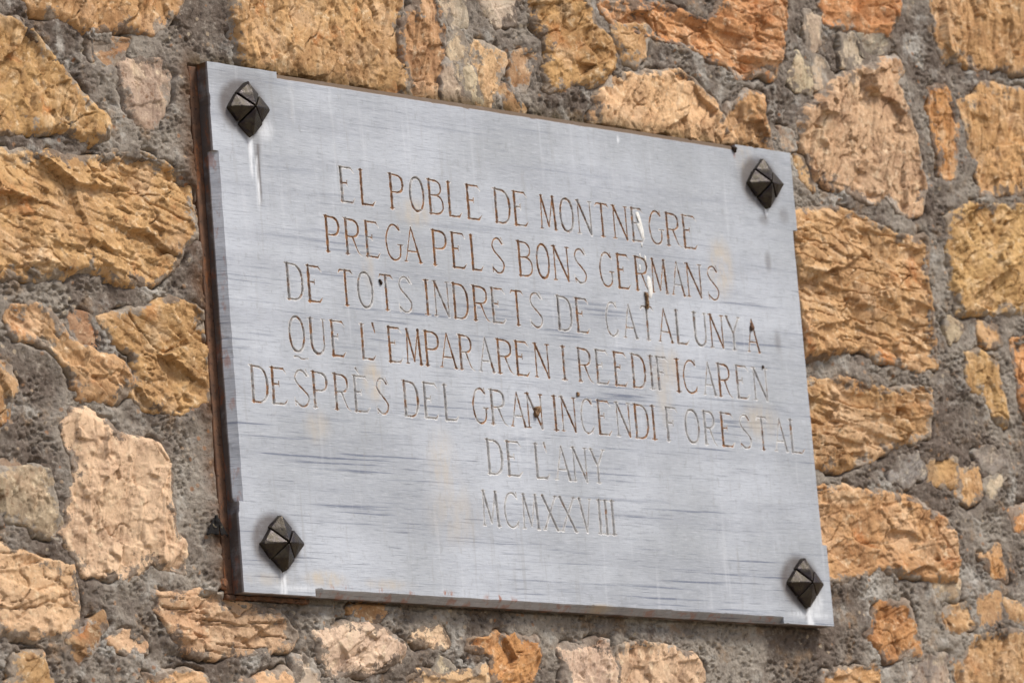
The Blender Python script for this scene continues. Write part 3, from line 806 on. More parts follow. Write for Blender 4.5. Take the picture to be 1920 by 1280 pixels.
GL = {
 'I': [stem(.5), foot(.5, 0, .45), foot(.5, 1, .45)],
 'L': [stem(.1), foot(.1, 1, .14), ([(.1, 0), (.78, 0)], .62, .62), ([(.78, 0), (.98, .13)], .7, .2)],
 'E': [stem(.1), ([(-.06, 1.02), (.1, 1)], .25, .6), ([(.1, 1), (.8, 1)], .6, .6), ([(.8, 1), (1., .86)], .5, .12),
       ([(.1, .55), (.46, .55)], .55, .55), ([(.48, .63), (.48, .47)], .45, .25),
       ([(.1, 0), (.78, 0)], .62, .62), ([(.78, 0), (.98, .13)], .7, .2), ([(-.02, 0), (.1, 0)], .4, .6)],
 'F': [stem(.15), ([(-.06, 1.02), (.15, 1)], .25, .6), ([(.15, 1), (.85, 1)], .6, .6), ([(.85, 1), (1.05, .86)], .5, .12),
       ([(.15, .53), (.6, .53)], .55, .55), ([(.62, .62), (.62, .44)], .45, .25), foot(.15, 0, .14)],
 'D': [stem(.1), ([(-.08, 1.02), (.1, 1)], .25, .6), ([(.1, 1), (.42, .985)], .6, .6), (arc(.36, .49, .62, .5, 90, 0, 12, .8), .6, K),
       (arc(.36, .49, .62, .5, 0, -90, 12, .8), K, .6), ([(-.02, 0), (.4, 0)], .4, .6)],
 'P': [stem(.1), ([(-.08, 1.02), (.1, 1)], .25, .6), ([(.1, 1), (.45, .99)], .6, .62), (arc(.42, .735, .53, .255, 90, 0, 10, .8), .6, .95),
       (arc(.42, .735, .53, .255, 0, -90, 10, .8), .95, .55), ([(.42, .48), (.1, .48)], .55, .5), foot(.1, 0, .13)],
 'R': [stem(.1), ([(-.08, 1.02), (.1, 1)], .25, .6), ([(.1, 1), (.42, .99)], .6, .62), (arc(.38, .745, .50, .245, 90, 0, 10, .8), .6, .9),
       (arc(.38, .745, .50, .245, 0, -90, 10, .8), .9, .55), ([(.38, .5), (.1, .5)], .55, .5),
       (crv([(.5, .49), (.64, .28), (.82, .07), (1.04, -.02)]), .75, .25), foot(.1, 0, .13)],
 'B': [stem(.1), ([(-.08, 1.02), (.1, 1)], .25, .6), ([(.1, 1), (.42, .99)], .6, .62), (arc(.38, .77, .48, .22, 90, -90, 16, .85), .65, .6),
       ([(.4, .545), (.1, .545)], .5, .5), (arc(.42, .275, .54, .275, 90, -90, 16, .85), .6, .65), ([(-.02, 0), (.44, 0)], .4, .6)],
 'O': [(arc(.5, .5, .45, .5, 90, 450, 34, .92), .82, .82)],
 'Q': [(arc(.5, .5, .45, .5, 90, 450, 34, .92), .82, .82), (crv([(.26, -.15), (.48, -.14), (.72, -.20), (1.12, -.17)]), .55, .3)],
 'U': [stem(.12, K, .3, 1), (arc(.5, .3, .38, .3, 180, 360, 16), K, .6), stem(.88, .62, .3, 1), foot(.12, 1, .15), foot(.88, 1, .1)],
 'N': [stem(.1, .6), ([(.1, 1), (.9, 0)], .85, .8), stem(.9, .6), foot(.08, 1, .12), foot(.9, 1, .12), foot(.1, 0, .11)],
 'M': [([(.04, 0), (.1, 1)], .55, .6), ([(.1, 1), (.52, .08)], .85, .7), ([(.52, .08), (.86, 1)], .5, .55), ([(.86, 1), (.96, 0)], .95, .95),
       foot(.04, 0, .09), foot(.96, 0, .1), foot(.1, 1, .08), foot(.86, 1, .08)],
 'A': [([(.02, 0), (.46, 1)], .5, .5), ([(.46, 1), (.98, 0)], .55, .9), ([(.17, .3), (.82, .3)], .5, .5), foot(.02, 0, .1), foot(.98, 0, .11)],
 'T': [([(.02, .9), (.14, 1)], .25, .6), ([(.14, 1), (.86, 1)], .62, .62), ([(.86, 1), (1.04, .89)], .6, .15), stem(.5, .9), foot(.5, 0, .14)],
 'S': [(crv([(.84, .86), (.6, 1.0), (.3, .96), (.15, .78), (.3, .61), (.6, .46), (.88, .27), (.78, .06), (.46, -.01), (.12, .12)], 7), .6, .6),
       ([(.78, 1.04), (.98, .84)], .35, .15), ([(.06, .22), (.12, .0)], .2, .4)],
 'C': [(crv([(.9, .88), (.66, 1.), (.34, .94), (.12, .68), (.08, .42), (.2, .12), (.5, -.01), (.8, .05), (.94, .15)], 7), .6, .6),
       ([(.88, 1.02), (.95, .82)], .4, .15), ([(.95, .2), (.9, .0)], .35, .2)],
 'G': [(crv([(.86, .88), (.62, 1.), (.32, .94), (.1, .66), (.08, .4), (.22, .1), (.5, -.01), (.78, .06), (.88, .2), (.9, .42)], 7), .7, .65),
       foot(.88, .44, .16), ([(.82, 1.02), (.92, .82)], .4, .15)],
 'Y': [([(.06, 1), (.5, .5)], .8, .8), ([(.96, 1), (.5, .5)], .6, .7), stem(.5, .85, 0, .5), foot(.06, 1, .11), foot(.96, 1, .1), foot(.5, 0, .12)],
 'V': [([(.06, 1), (.58, .02)], .9, .8), ([(.96, 1), (.58, .02)], .5, .55), foot(.06, 1, .11), foot(.96, 1, .1)],
 'X': [([(.04, 1), (.98, 0)], .85, .85), ([(.94, 1), (.06, 0)], .7, .7), foot(.04, 1, .08), foot(.94, 1, .1), foot(.06, 0, .1), foot(.98, 0, .1)],
 "'": [([(.35, 1.05), (.62, .78)], 1.0, .35)],
}
GL['`'] = GL['E'] + [([(.22, 1.23), (.38, 1.08)], .7, .3)]      # E with a grave accent
# rows: (top z, bottom z, rustiness, letters with their left and right edge in photograph pixels)
ROWS = [
 (.1845, .1472, .80, [('E',637.5,665),('L',675,703),('P',731,757),('O',767.7,795.4),('B',803,831),('L',839.6,864.6),('E',875,902),('D',927,956),('E',963,989.6),
   ('M',1013,1041.6),('O',1049.6,1075.6),('N',1082,1110),('T',1116,1142),('N',1148.7,1177),('E',1184,1207),('G',1216,1243),('R',1249,1275),('E',1280,1307)]),
 (.1285, .0905, .85, [('P',610.4,637),('R',647,676),('E',685,712),('G',722,754),('A',759,787.5),('P',811,838.5),('E',847,874),('L',883,905),('S',920,947),
   ('B',971.5,998),('O',1005.8,1030.5),('N',1037,1067.6),('S',1075,1101),('G',1123.4,1150),('E',1157.4,1181.3),('R',1191,1216.4),('M',1222,1250),('A',1260,1281.5),('N',1287,1316),('S',1325,1349)]),
 (.0720, .0343, .62, [('D',537,567.5),('E',576.4,604),('T',635,662),('O',670.4,700),('T',711,737.7),('S',745.6,774),('I',795,806),('N',813.5,843),('D',849.5,877.4),
   ('R',887,916.6),('E',921.5,948),('T',958,982),('S',991.4,1019),('D',1045,1072),('E',1080,1104.6),('C',1135,1158.5),('A',1169.4,1192.5),('T',1202,1226),('A',1235,1259),('L',1267.4,1291),
   ('U',1300,1326),('N',1331,1357),('Y',1362.5,1387.7),('A',1401.5,1422)]),
 (.0155, -.0215, .62, [('Q',541.8,571.5),('U',580,611),('E',621,647.6),('L',677,704),("'",697,709),('E',727.8,754.5),('M',761.8,789),('P',797,823.8),('A',826,854),
   ('R',861,887),('A',898.7,924.5),('R',932.4,962),('E',967,992.7),('N',1002,1030.4),('I',1052,1062),('R',1083.8,1110),('E',1117.4,1142),('E',1151.4,1176),('D',1184.8,1210),('I',1216.5,1226.5),
   ('F',1231,1252.6),('I',1266,1276),('C',1280,1307),('A',1319,1340),('R',1346.7,1370.7),('E',1380.6,1404.6),('N',1412,1439.6)]),
 (-.0415, -.0790, .52, [('D',470.6,502),('E',509,538.4),('S',549.4,582),('P',586.6,614.6),('R',627,655.5),('`',663.6,692.7),('S',703.6,730),('D',756.8,784),('E',794.4,821.7),('L',832.7,859),
   ('G',885.4,914),('R',920,949),('A',958.7,983.7),('N',987.5,1018),('I',1036,1046),('N',1051.7,1080.6),('C',1088,1113),('E',1121,1146),('N',1155,1182.7),('D',1190,1215.6),('I',1220.5,1230.5),
   ('F',1248,1270.8),('O',1284.3,1311.7),('R',1320,1342),('E',1352,1376.6),('S',1385,1410),('T',1419,1440),('A',1452.7,1474.6),('L',1481.6,1507.4)]),
 (-.0970, -.1340, .18, [('D',913.4,941.6),('E',950.4,978.5),('L',1003.4,1029.7),("'",1019,1030),('A',1041.9,1068),('N',1073.8,1101.5),('Y',1108,1133.8)]),
 (-.1535, -.1908, .22, [('M',905,935),('C',944.4,972.5),('M',980,1009.6),('X',1018.4,1044.7),('X',1051,1079),('V',1087,1108.4),('I',1120,1130),('I',1132,1142),('I',1144.5,1154.5)]),
]


def row_x(pxx, z):
    """plaque x of a photograph column along the plaque's level line z"""
    y = 640.0
    for _ in range(12):
        a, b = pp(pxx, y)
        y += (b - z) * 1650
    return pp(pxx, y)[0]


stains = {}


def drip(x, z, L, w0, w1, amp=1.0):
    def f(X, Zz):
        t = (z - Zz) / L
        w = w0 + (w1 - w0) * np.clip(t, 0, 1)
        xx = x + .0012 * gn(Zz / .03, X * 0 + x * 50, 3)
        return amp * sst(w, w * .35, np.abs(X - xx)) * sst(-.05, .05, t) * sst(1.05, .75, t)
    return f


def blob(x, z, rx, rz, amp=1.0, core=.25):
    return lambda X, Zz: amp * sst(1.0, core, np.sqrt(((X - x) / rx) ** 2 + ((Zz - z) / rz) ** 2))


STUDS = [pp(463, 205), pp(1431, 346), pp(525.3, 1020), pp(1507, 1094.6)]
lime = [drip(STUDS[0][0] + .001, STUDS[0][1] - .026, .050, .0060, .0015), drip(STUDS[0][0] + .008, STUDS[0][1] - .05, .06, .002, .003),
        drip(STUDS[1][0], STUDS[1][1] - .026, .012, .004, .003),
        drip(STUDS[2][0] + .001, STUDS[2][1] - .024, .033, .0035, .0065), drip(STUDS[3][0] + .006, STUDS[3][1] - .018, .04, .006, .009),
        blob(STUDS[0][0] + .024, STUDS[0][1] - .018, .016, .018, .6), blob(STUDS[3][0] + .02, STUDS[3][1] - .02, .014, .02, .8),
        blob(*pp(1159, 262), .0028, .006, 1.), 
        drip(*pp(618, 168), .12, .0035, .001, .18), drip(*pp(545, 152), .05, .006, .002, .2), drip(*pp(1330, 1085), .04, .002, .004, .15),
        blob(*pp(560, 1102), .05, .004, .6), blob(*pp(1520, 1152), .05, .006, .7), drip(*pp(1183, 330), .16, .002, .001, .15),
        drip(*pp(760, 185), .10, .002, .004, .15), drip(*pp(880, 215), .09, .0015, .003, .15), drip(*pp(1010, 225), .08, .002, .003, .15)]
ochre = [blob(*pp(1352, 500), .028, .045, .75), blob(*pp(700, 715), .020, .028, .85), blob(*pp(775, 400), .034, .022, .55), blob(*pp(830, 870), .03, .05, .45),
         blob(*pp(1250, 690), .04, .035, .5), blob(*pp(1425, 790), .045, .03, .5), blob(*pp(595, 800), .025, .025, .4), blob(*pp(690, 500), .012, .03, .5),
         blob(*pp(610, 1085), .04, .012, .8), blob(*pp(1130, 1142), .03, .008, .9), blob(*pp(730, 1095), .05, .008, .5), blob(*pp(850, 960), .05, .05, .35),
         blob(*pp(1245, 745), .02, .05, .4), blob(*pp(1395, 300), .02, .03, .4), blob(*pp(500, 1085), .05, .01, .35)]
grime_shade = []
for i, s in enumerate(STUDS):
    grime_shade.append(blob(s[0] - .006, s[1] + .002, .039, .036, 1.0, .68))
    grime_shade.append(blob(s[0] - .010, s[1] + .001, .048, .042, .45))
    grime_shade.append(drip(s[0] - .001, s[1] - .020, .024, .006, .001))
grime_shade += [blob(*pp(1432, 412), .012, .010, .5), blob(*pp(1470, 405), .012, .014, .45), blob(*pp(1440, 490), .008, .018, .55), blob(*pp(1458, 640), .008, .02, .45),
          blob(*pp(480, 250), .01, .05, .4), drip(STUDS[0][0] + .011, STUDS[0][1] - .035, .07, .004, .003), blob(*pp(450, 150), .06, .02, .35)]
rust = [blob(*pp(722, 1106), .028, .006, 1.), blob(*pp(838, 1111), .02, .005, .9), blob(*pp(760, 1112), .02, .005, .9), blob(*pp(935, 1121), .03, .006, .8),
        blob(*pp(1410, 615), .006, .008, .9), blob(*pp(966, 1128), .02, .005, .6), blob(*pp(640, 1100), .03, .004, .6), blob(*pp(1378, 290), .006, .012, .8)]


def field(lst, X, Zz):
    s = np.zeros_like(X)
    for f in lst:
        s = np.maximum(s, f(X, Zz))
    return s


VX, VY, VZ, FQ, FT, nv = [], [], [], [], [], 0
letters = []
Wi, Hi = PW / 2 - CH, PH / 2 - CH
zc = [-Hi]
for top, bot, *_ in sorted(ROWS, key=lambda r: r[0]):
    zc += [bot - (.0096 if bot == -.0215 else .0045), top + (.0035 if top != -.0415 else .0104)]
zc.append(Hi)


def add_grid(xs, zs, depth=None, mask=None):
    global nv
    X, Zz = np.meshgrid(xs, zs)
    D = np.zeros_like(X) if depth is None else depth
    cell = np.ones((len(zs) - 1, len(xs) - 1), bool) if mask is None else mask
    if not cell.any():
        return
    F, used = grid_faces(cell)
    VX.append(X.ravel()[used]); VY.append(D.ravel()[used]); VZ.append(Zz.ravel()[used])
    FQ.append(F + nv)
    nv += len(used)


def span(a, b, s):
    return np.linspace(a, b, max(2, int(round((b - a) / s)) + 1))


for i in range(len(zc) - 1):
    a, b = zc[i], zc[i + 1]
    if b - a < 1e-5:
        continue
    if i % 2 == 0:
        add_grid(span(-Wi, Wi, .0025), span(a, b, .0025))
        continue
    top, bot, rsty, row = sorted(ROWS, key=lambda r: r[0])[i // 2]
    mid, HH = (top + bot) / 2, top - bot
    L = [(ch, row_x(l, mid), row_x(r_, mid)) for ch, l, r_ in row]
    x0, x1 = L[0][1] - .006, L[-1][2] + .006
    add_grid(span(-Wi, x0, .0025), span(a, b, .0025))
    add_grid(span(x1, Wi, .0025), span(a, b, .0025))
    xs, zs = span(x0, x1, .00068), span(a, b, .00062)
    X, Zz = np.meshgrid(xs, zs)
    Xw = X + .00022 * gn(X / .004, Zz / .004, 300)
    Zw = Zz + .00022 * gn(X / .004, Zz / .004, 301)
    wob = 1 + .22 * gn(X / .006, Zz / .006, 302) + .12 * gn(X / .0018, Zz / .0018, 303)
    D = np.zeros_like(X)
    own = np.full(X.shape, -1)
    for li, (ch, l, r_) in enumerate(L):
        s0, s1 = np.searchsorted(xs, (l - .008, r_ + .008))
        sub = (slice(None), slice(s0, s1))
        A = np.stack([Xw[sub].ravel(), Zw[sub].ravel()], 1)
        best = np.full(len(A), -1.0)
        for pts, w0, w1 in GL[ch]:
            Q = np.array([(l + u * (r_ - l), bot + v * HH) for u, v in pts])
            seg = np.linalg.norm(np.diff(Q, axis=0), axis=1)
            cum = np.concatenate([[0], np.cumsum(seg)]) / max(seg.sum(), 1e-9)
            for k in range(len(Q) - 1):
                e = Q[k + 1] - Q[k]
                if e @ e < 1e-12:
                    continue
                vv = A - Q[k]
                t = np.clip((vv @ e) / (e @ e), 0, 1)
                dist = np.linalg.norm(vv - t[:, None] * e, axis=1)
                wd = .00200 * (w0 + (w1 - w0) * (cum[k] + t * (cum[k + 1] - cum[k])))
                best = np.maximum(best, wd * wob[sub].ravel() - dist)
        g = np.clip(best, 0, None).reshape(X[sub].shape)
        better = g > D[sub]
        D[sub] = np.where(better, g, D[sub])
        own[sub] = np.where(better, li, own[sub])
    D = np.minimum(D * 1.0, .0018)
    cmax = np.maximum(np.maximum(D[:-1, :-1], D[1:, 1:]), np.maximum(D[1:, :-1], D[:-1, 1:]))
    co = np.maximum(np.maximum(own[:-1, :-1], own[1:, 1:]), np.maximum(own[1:, :-1], own[:-1, 1:]))
    add_grid(xs, zs, D, cmax <= 0)
    for li, (ch, l, r_) in enumerate(L):
        F, used = grid_faces((cmax > 0) & (co == li))
        if not len(used):
            continue
        org = np.array([(l + r_) / 2, 0, mid])
        V = np.stack([X.ravel(), D.ravel(), Zz.ravel()], 1)[used] - org
        letters.append((V, F, D.ravel()[used], org, rsty))

# rim of the face: flat tabs at the corners, a stopped chamfer along each side between them
sx0, sx1 = pp(519, 143)[0], pp(1378, 272)[0]
bx0, bx1 = pp(592, 1112)[0], pp(1470, 1166)[0]
lz0, lz1 = pp(440, 938)[1], pp(400, 281)[1]
rz0, rz1 = pp(1550, 1022)[1], pp(1490, 432)[1]
w2, h2 = PW / 2, PH / 2


def quadgrid(a, b, c, d, n, m_):
    """bilinear patch a-b-c-d (counter-clockwise from the front)"""
    global nv
    a, b, c, d = [np.array(q, float) for q in (a, b, c, d)]
    s, t = np.meshgrid(np.linspace(0, 1, n + 1), np.linspace(0, 1, m_ + 1))
    s, t = s.ravel()[:, None], t.ravel()[:, None]
    P = a * (1 - s) * (1 - t) + b * s * (1 - t) + c * s * t + d * (1 - s) * t
    F, used = grid_faces(np.ones((m_, n), bool))
    VX.append(P[:, 0]); VY.append(P[:, 1]); VZ.append(P[:, 2])
    FQ.append(F + nv)
    nv += len(P)


def fr(x, z, d=0.0):
    return (x, d, z)


# corner tabs (each an L of two rectangles)
for (xa, xb, za, zb) in ((-w2, sx0, Hi, h2), (sx1, w2, Hi, h2), (-w2, bx0, -h2, -Hi), (bx1, w2, -h2, -Hi),
                         (-w2, -Wi, lz1, Hi), (-w2, -Wi, -Hi, lz0), (Wi, w2, rz1, Hi), (Wi, w2, -Hi, rz0)):
    quadgrid(fr(xa, za), fr(xb, za), fr(xb, zb), fr(xa, zb), max(2, int((xb - xa) / .0025)), max(2, int((zb - za) / .0025)))
CD = CH
quadgrid(fr(sx0, Hi), fr(sx1, Hi), fr(sx1, h2, CD), fr(sx0, h2, CD), 300, 4)
quadgrid(fr(bx0, -h2, CD), fr(bx1, -h2, CD), fr(bx1, -Hi), fr(bx0, -Hi), 300, 4)
quadgrid(fr(-w2, lz0, CD), fr(-Wi, lz0), fr(-Wi, lz1), fr(-w2, lz1, CD), 4, 160)
quadgrid(fr(Wi, rz0), fr(w2, rz0, CD), fr(w2, rz1, CD), fr(Wi, rz1), 4, 160)
for a, b, c in ((fr(sx0, Hi), fr(sx0, h2, CD), fr(sx0, h2)), (fr(sx1, Hi), fr(sx1, h2), fr(sx1, h2, CD)),
                (fr(bx0, -Hi), fr(bx0, -h2), fr(bx0, -h2, CD)), (fr(bx1, -Hi), fr(bx1, -h2, CD), fr(bx1, -h2)),
                (fr(-Wi, lz1), fr(-w2, lz1), fr(-w2, lz1, CD)), (fr(-Wi, lz0), fr(-w2, lz0, CD), fr(-w2, lz0)),
                (fr(Wi, rz1), fr(w2, rz1, CD), fr(w2, rz1)), (fr(Wi, rz0), fr(w2, rz0), fr(w2, rz0, CD))):
    for q in (a, b, c):
        VX.append([q[0]]); VY.append([q[1]]); VZ.append([q[2]])
    FT.append((nv, nv + 1, nv + 2))
    nv += 3
# edges
for (p, q, d) in (((-w2, h2), (sx0, h2), 0), ((sx0, h2), (sx1, h2), CD), ((sx1, h2), (w2, h2), 0),
                  ((w2, h2), (w2, rz1), 0), ((w2, rz1), (w2, rz0), CD), ((w2, rz0), (w2, -h2), 0),
                  ((w2, -h2), (bx1, -h2), 0), ((bx1, -h2), (bx0, -h2), CD), ((bx0, -h2), (-w2, -h2), 0),
                  ((-w2, -h2), (-w2, lz0), 0), ((-w2, lz0), (-w2, lz1), CD), ((-w2, lz1), (-w2, h2), 0)):
    n = max(2, int(math.dist(p, q) / .004))
    quadgrid(fr(*p, d), fr(*q, d), fr(*q, TH), fr(*p, TH), n, 4)
quadgrid(fr(-w2, -h2, TH), fr(-w2, h2, TH), fr(w2, h2, TH), fr(w2, -h2, TH), 2, 2)

VX, VY, VZ = [np.concatenate(q) for q in (VX, VY, VZ)]
RX, RZ = VX.copy(), VZ.copy()
wb = np.maximum(sst(Wi - .012, Wi, np.abs(VX)), sst(Hi - .012, Hi, np.abs(VZ)))
chip = np.maximum(fbm(RX / .020, RZ / .020, 4, 512, .6) - .30, 0)
OX = VX + wb * (.0007 * fbm(RX / .03, RZ / .03, 4, 510, .6) - np.sign(RX) * .006 * chip * (np.abs(RX) > Wi - .001))
OZ = VZ + wb * (.0007 * fbm(RX / .03, RZ / .03, 4, 511, .6) - np.sign(RZ) * .006 * chip * (np.abs(RZ) > Hi - .001))
me = mesh('slab', np.stack([OX, VY, OZ], 1), [np.concatenate(FQ), np.array(FT)], False)
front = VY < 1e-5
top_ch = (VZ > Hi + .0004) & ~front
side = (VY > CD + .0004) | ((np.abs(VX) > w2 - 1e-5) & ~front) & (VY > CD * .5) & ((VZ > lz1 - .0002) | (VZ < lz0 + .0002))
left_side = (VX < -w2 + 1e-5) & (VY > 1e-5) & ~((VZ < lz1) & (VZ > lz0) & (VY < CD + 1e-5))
veins = .30 + .70 * sst(.17, .02, VZ + .05 * gn(VX / .2, VZ / .1, 11))
fattr(me, 'vein', veins)
fattr(me, 'lime', field(lime, VX, VZ) * front * .9)
fattr(me, 'ochre', field(ochre, VX, VZ))
fattr(me, 'grime', np.maximum(np.maximum(np.minimum(field(grime_shade, VX, VZ), 1) * .8, .95 * (left_side | ((VZ < -h2 + 1e-5) & (VY > CD + 1e-5)))),  # left side and underside: dirt plus their shade painted into the colour
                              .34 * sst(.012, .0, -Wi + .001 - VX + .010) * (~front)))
fattr(me, 'soil', .92 * top_ch)
rs = field(rust, VX, VZ)
fattr(me, 'rust', np.maximum(rs, .45 * (((VX < -Wi - .001) | (VZ < -Hi - .001)) & ~front)))
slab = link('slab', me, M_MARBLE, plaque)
lr = random.Random(3)


def rsty_fade(o):
    """the carving is less soiled in the lower lines and towards the right ends"""
    return min(1.0, max(0.0, (.05 - o[2]) / .2) + max(0.0, (o[0] - .1) / .5))


for V, F, dep, org, rsty in letters:
    me = mesh('letter', V, F, False)
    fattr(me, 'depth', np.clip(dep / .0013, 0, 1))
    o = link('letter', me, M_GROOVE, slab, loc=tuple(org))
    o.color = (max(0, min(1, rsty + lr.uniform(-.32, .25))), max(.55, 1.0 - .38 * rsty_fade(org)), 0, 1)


# ---- the four studs: a four-petalled cast head each
def petal_mesh(rg):
    """one petal pointing to +x, y is out of the plaque (negative)"""
    prof = []
    c = math.sqrt(.5)
    T = .0290
    sd_ = .0226
    g = .0011
    # outline: centre, side corner, blunt tip, side corner
    o2 = [(.0012, 0.0), (sd_ * c + g * .2, -(sd_ * c - g)), (T * .93, -.0026), (T, 0), (T * .93, .0026), (sd_ * c + g * .2, sd_ * c - g)]
    topy = [-.0150, -.0052, -.0062, -.0066, -.0062, -.0052]
    V = [(x, y, z) for (x, z), y in zip(o2, topy)]
    n = len(V)
    V += [(x * 1.03 if i else 0, .0, z * 1.03) for i, (x, z) in enumerate(o2)]
    # ridge from the centre to the tip
    V.append((T * .55, -.0122, 0))
    r = len(V) - 1
    F = [(0, 1, r), (1, 2, r), (2, 3, r), (3, 4, r), (4, 5, r), (5, 0, r)]
    Fq = [(i, n + i, n + (i + 1) % n, (i + 1) % n) for i in range(n)]
    import bmesh
    bm = bmesh.new()
    vs_ = [bm.verts.new([q + (rg.uniform(-.0009, .0009) if i not in (0, n) else 0) for q in v]) for i, v in enumerate(V)]
    for f in F + Fq:
        bm.faces.new([vs_[i] for i in f])
    bmesh.ops.recalc_face_normals(bm, faces=bm.faces)
    bmesh.ops.bevel(bm, geom=[e for e in bm.edges], offset=.0008, segments=3, affect='EDGES', profile=.5)
    me = bpy.data.meshes.new('petal')
    bm.to_mesh(me)
    bm.free()
    me.polygons.foreach_set('use_smooth', [False] * len(me.polygons))
    me.materials.append(M_BRONZE)
    return me


for s in STUDS:
    st = link('stud', None, parent=plaque, loc=(s[0], 0.0006, s[1]))
    jr = lr.uniform(-.09, .09)
    for q in range(4):
        o = link('petal', petal_mesh(lr), None, st, rot=(0, q * math.pi / 2 + jr, 0))
        o.scale = (lr.uniform(.96, 1.03), 1, lr.uniform(.96, 1.02))
        if lr.random() < .5:
            o.scale.z *= -1


# ---------------------------------------------- the rusty frame behind it
def box_mesh(name, x0, x1, y0, y1, z0, z1, bev=.0008, seg=40, wob=.0006, seed=0):
    import bmesh
    bm = bmesh.new()
    bmesh.ops.create_cube(bm, size=1)
    for v in bm.verts:
        v.co = ((x0 + x1) / 2 + v.co.x * (x1 - x0), (y0 + y1) / 2 + v.co.y * (y1 - y0), (z0 + z1) / 2 + v.co.z * (z1 - z0))
    ax = 0 if (x1 - x0) > (z1 - z0) else 2
    bmesh.ops.subdivide_edges(bm, edges=[e for e in bm.edges if abs((e.verts[0].co - e.verts[1].co)[ax]) > 1e-4], cuts=seg)
    rg = random.Random(seed)
    for v in bm.verts:
        v.co += Vector((rg.uniform(-wob, wob), rg.uniform(-wob, wob) * .4, rg.uniform(-wob, wob)))
    bmesh.ops.bevel(bm, geom=[e for e in bm.edges if e.calc_face_angle(0) > .8], offset=bev, segments=1, affect='EDGES')
    me = bpy.data.meshes.new(name)
    bm.to_mesh(me)
    bm.free()
    me.materials.append(M_RUST)
    return me


iron = tag(link('iron_frame', None, loc=(IRON_L, .0205, PB)), 'rusty iron strip frame showing along the plaque\'s left and lower edge', 'frame')
I0 = np.array([IRON_L, .0205, PB])


def iron_part(name, x0, x1, y0, y1, z0, z1, **kw):
    return link(name, box_mesh(name, x0 - I0[0], x1 - I0[0], y0 - I0[1], y1 - I0[1], z0 - I0[2], z1 - I0[2], **kw), None, iron)


iron_part('upright', IRON_L, PL + .02, .0176, .0235, PB + .0002, PT - .002, seed=1)
iron_part('sill', IRON_L, pp(600, 1130)[0], .0150, .0240, IRON_B, PB - .0006, seed=2)
import bmesh
bm = bmesh.new()
bmesh.ops.create_uvsphere(bm, u_segments=12, v_segments=8, radius=.0062)
for v in bm.verts:
    v.co.y = v.co.y * .55 if v.co.y < 0 else v.co.y * .2
    v.co += Vector((lr.uniform(-1, 1), lr.uniform(-1, 1), lr.uniform(-1, 1))) * .0005
bme = bpy.data.meshes.new('bolt_head')
bm.to_mesh(bme)
bm.free()
bx, bz = px(421, 1094, .0165)
link('bolt_head', bme, M_RUST, iron, loc=tuple(np.array([bx, .0176, bz]) - I0))

# --------------------------------------------------------------- the moth
M_MOTH = mat_plain('moth_black', srgb(16, 15, 16), srgb(34, 30, 29), 420, .85, .5)
M_MOTHL = mat_plain('moth_pale_bars', srgb(120, 110, 92), srgb(60, 55, 48), 500, .9, .3)
mx, mz = px(407, 985, .0125)
moth = tag(link('moth', None, loc=(mx, .0140, mz)), 'small black moth with folded wings on the wall by the rusty strip', 'moth')


def loft(rings, n=12):
    """tube of elliptic rings (z, y, rx, ry) along -z"""
    V, F = [], []
    for (z, y, rx, ry) in rings:
        for i in range(n):
            a = 2 * math.pi * i / n
            V.append((rx * math.cos(a), y + ry * math.sin(a), z))
    for j in range(len(rings) - 1):
        for i in range(n):
            F.append((j * n + i, j * n + (i + 1) % n, (j + 1) * n + (i + 1) % n, (j + 1) * n + i))
    return mesh('body', np.array(V), np.array(F))


body = link('body', loft([(.0112, -.0012, .0004, .0004), (.0106, -.0014, .0017, .0014), (.0088, -.0016, .0021, .0018), (.0076, -.0016, .0019, .0016),
                          (.0060, -.0022, .0036, .0026), (.0030, -.0024, .0038, .0028), (.0, -.0016, .0030, .0022), (-.0050, -.0006, .0024, .0016),
                          (-.0085, .0, .0010, .0008), (-.0090, .0, .0003, .0002)]), M_MOTH, moth)


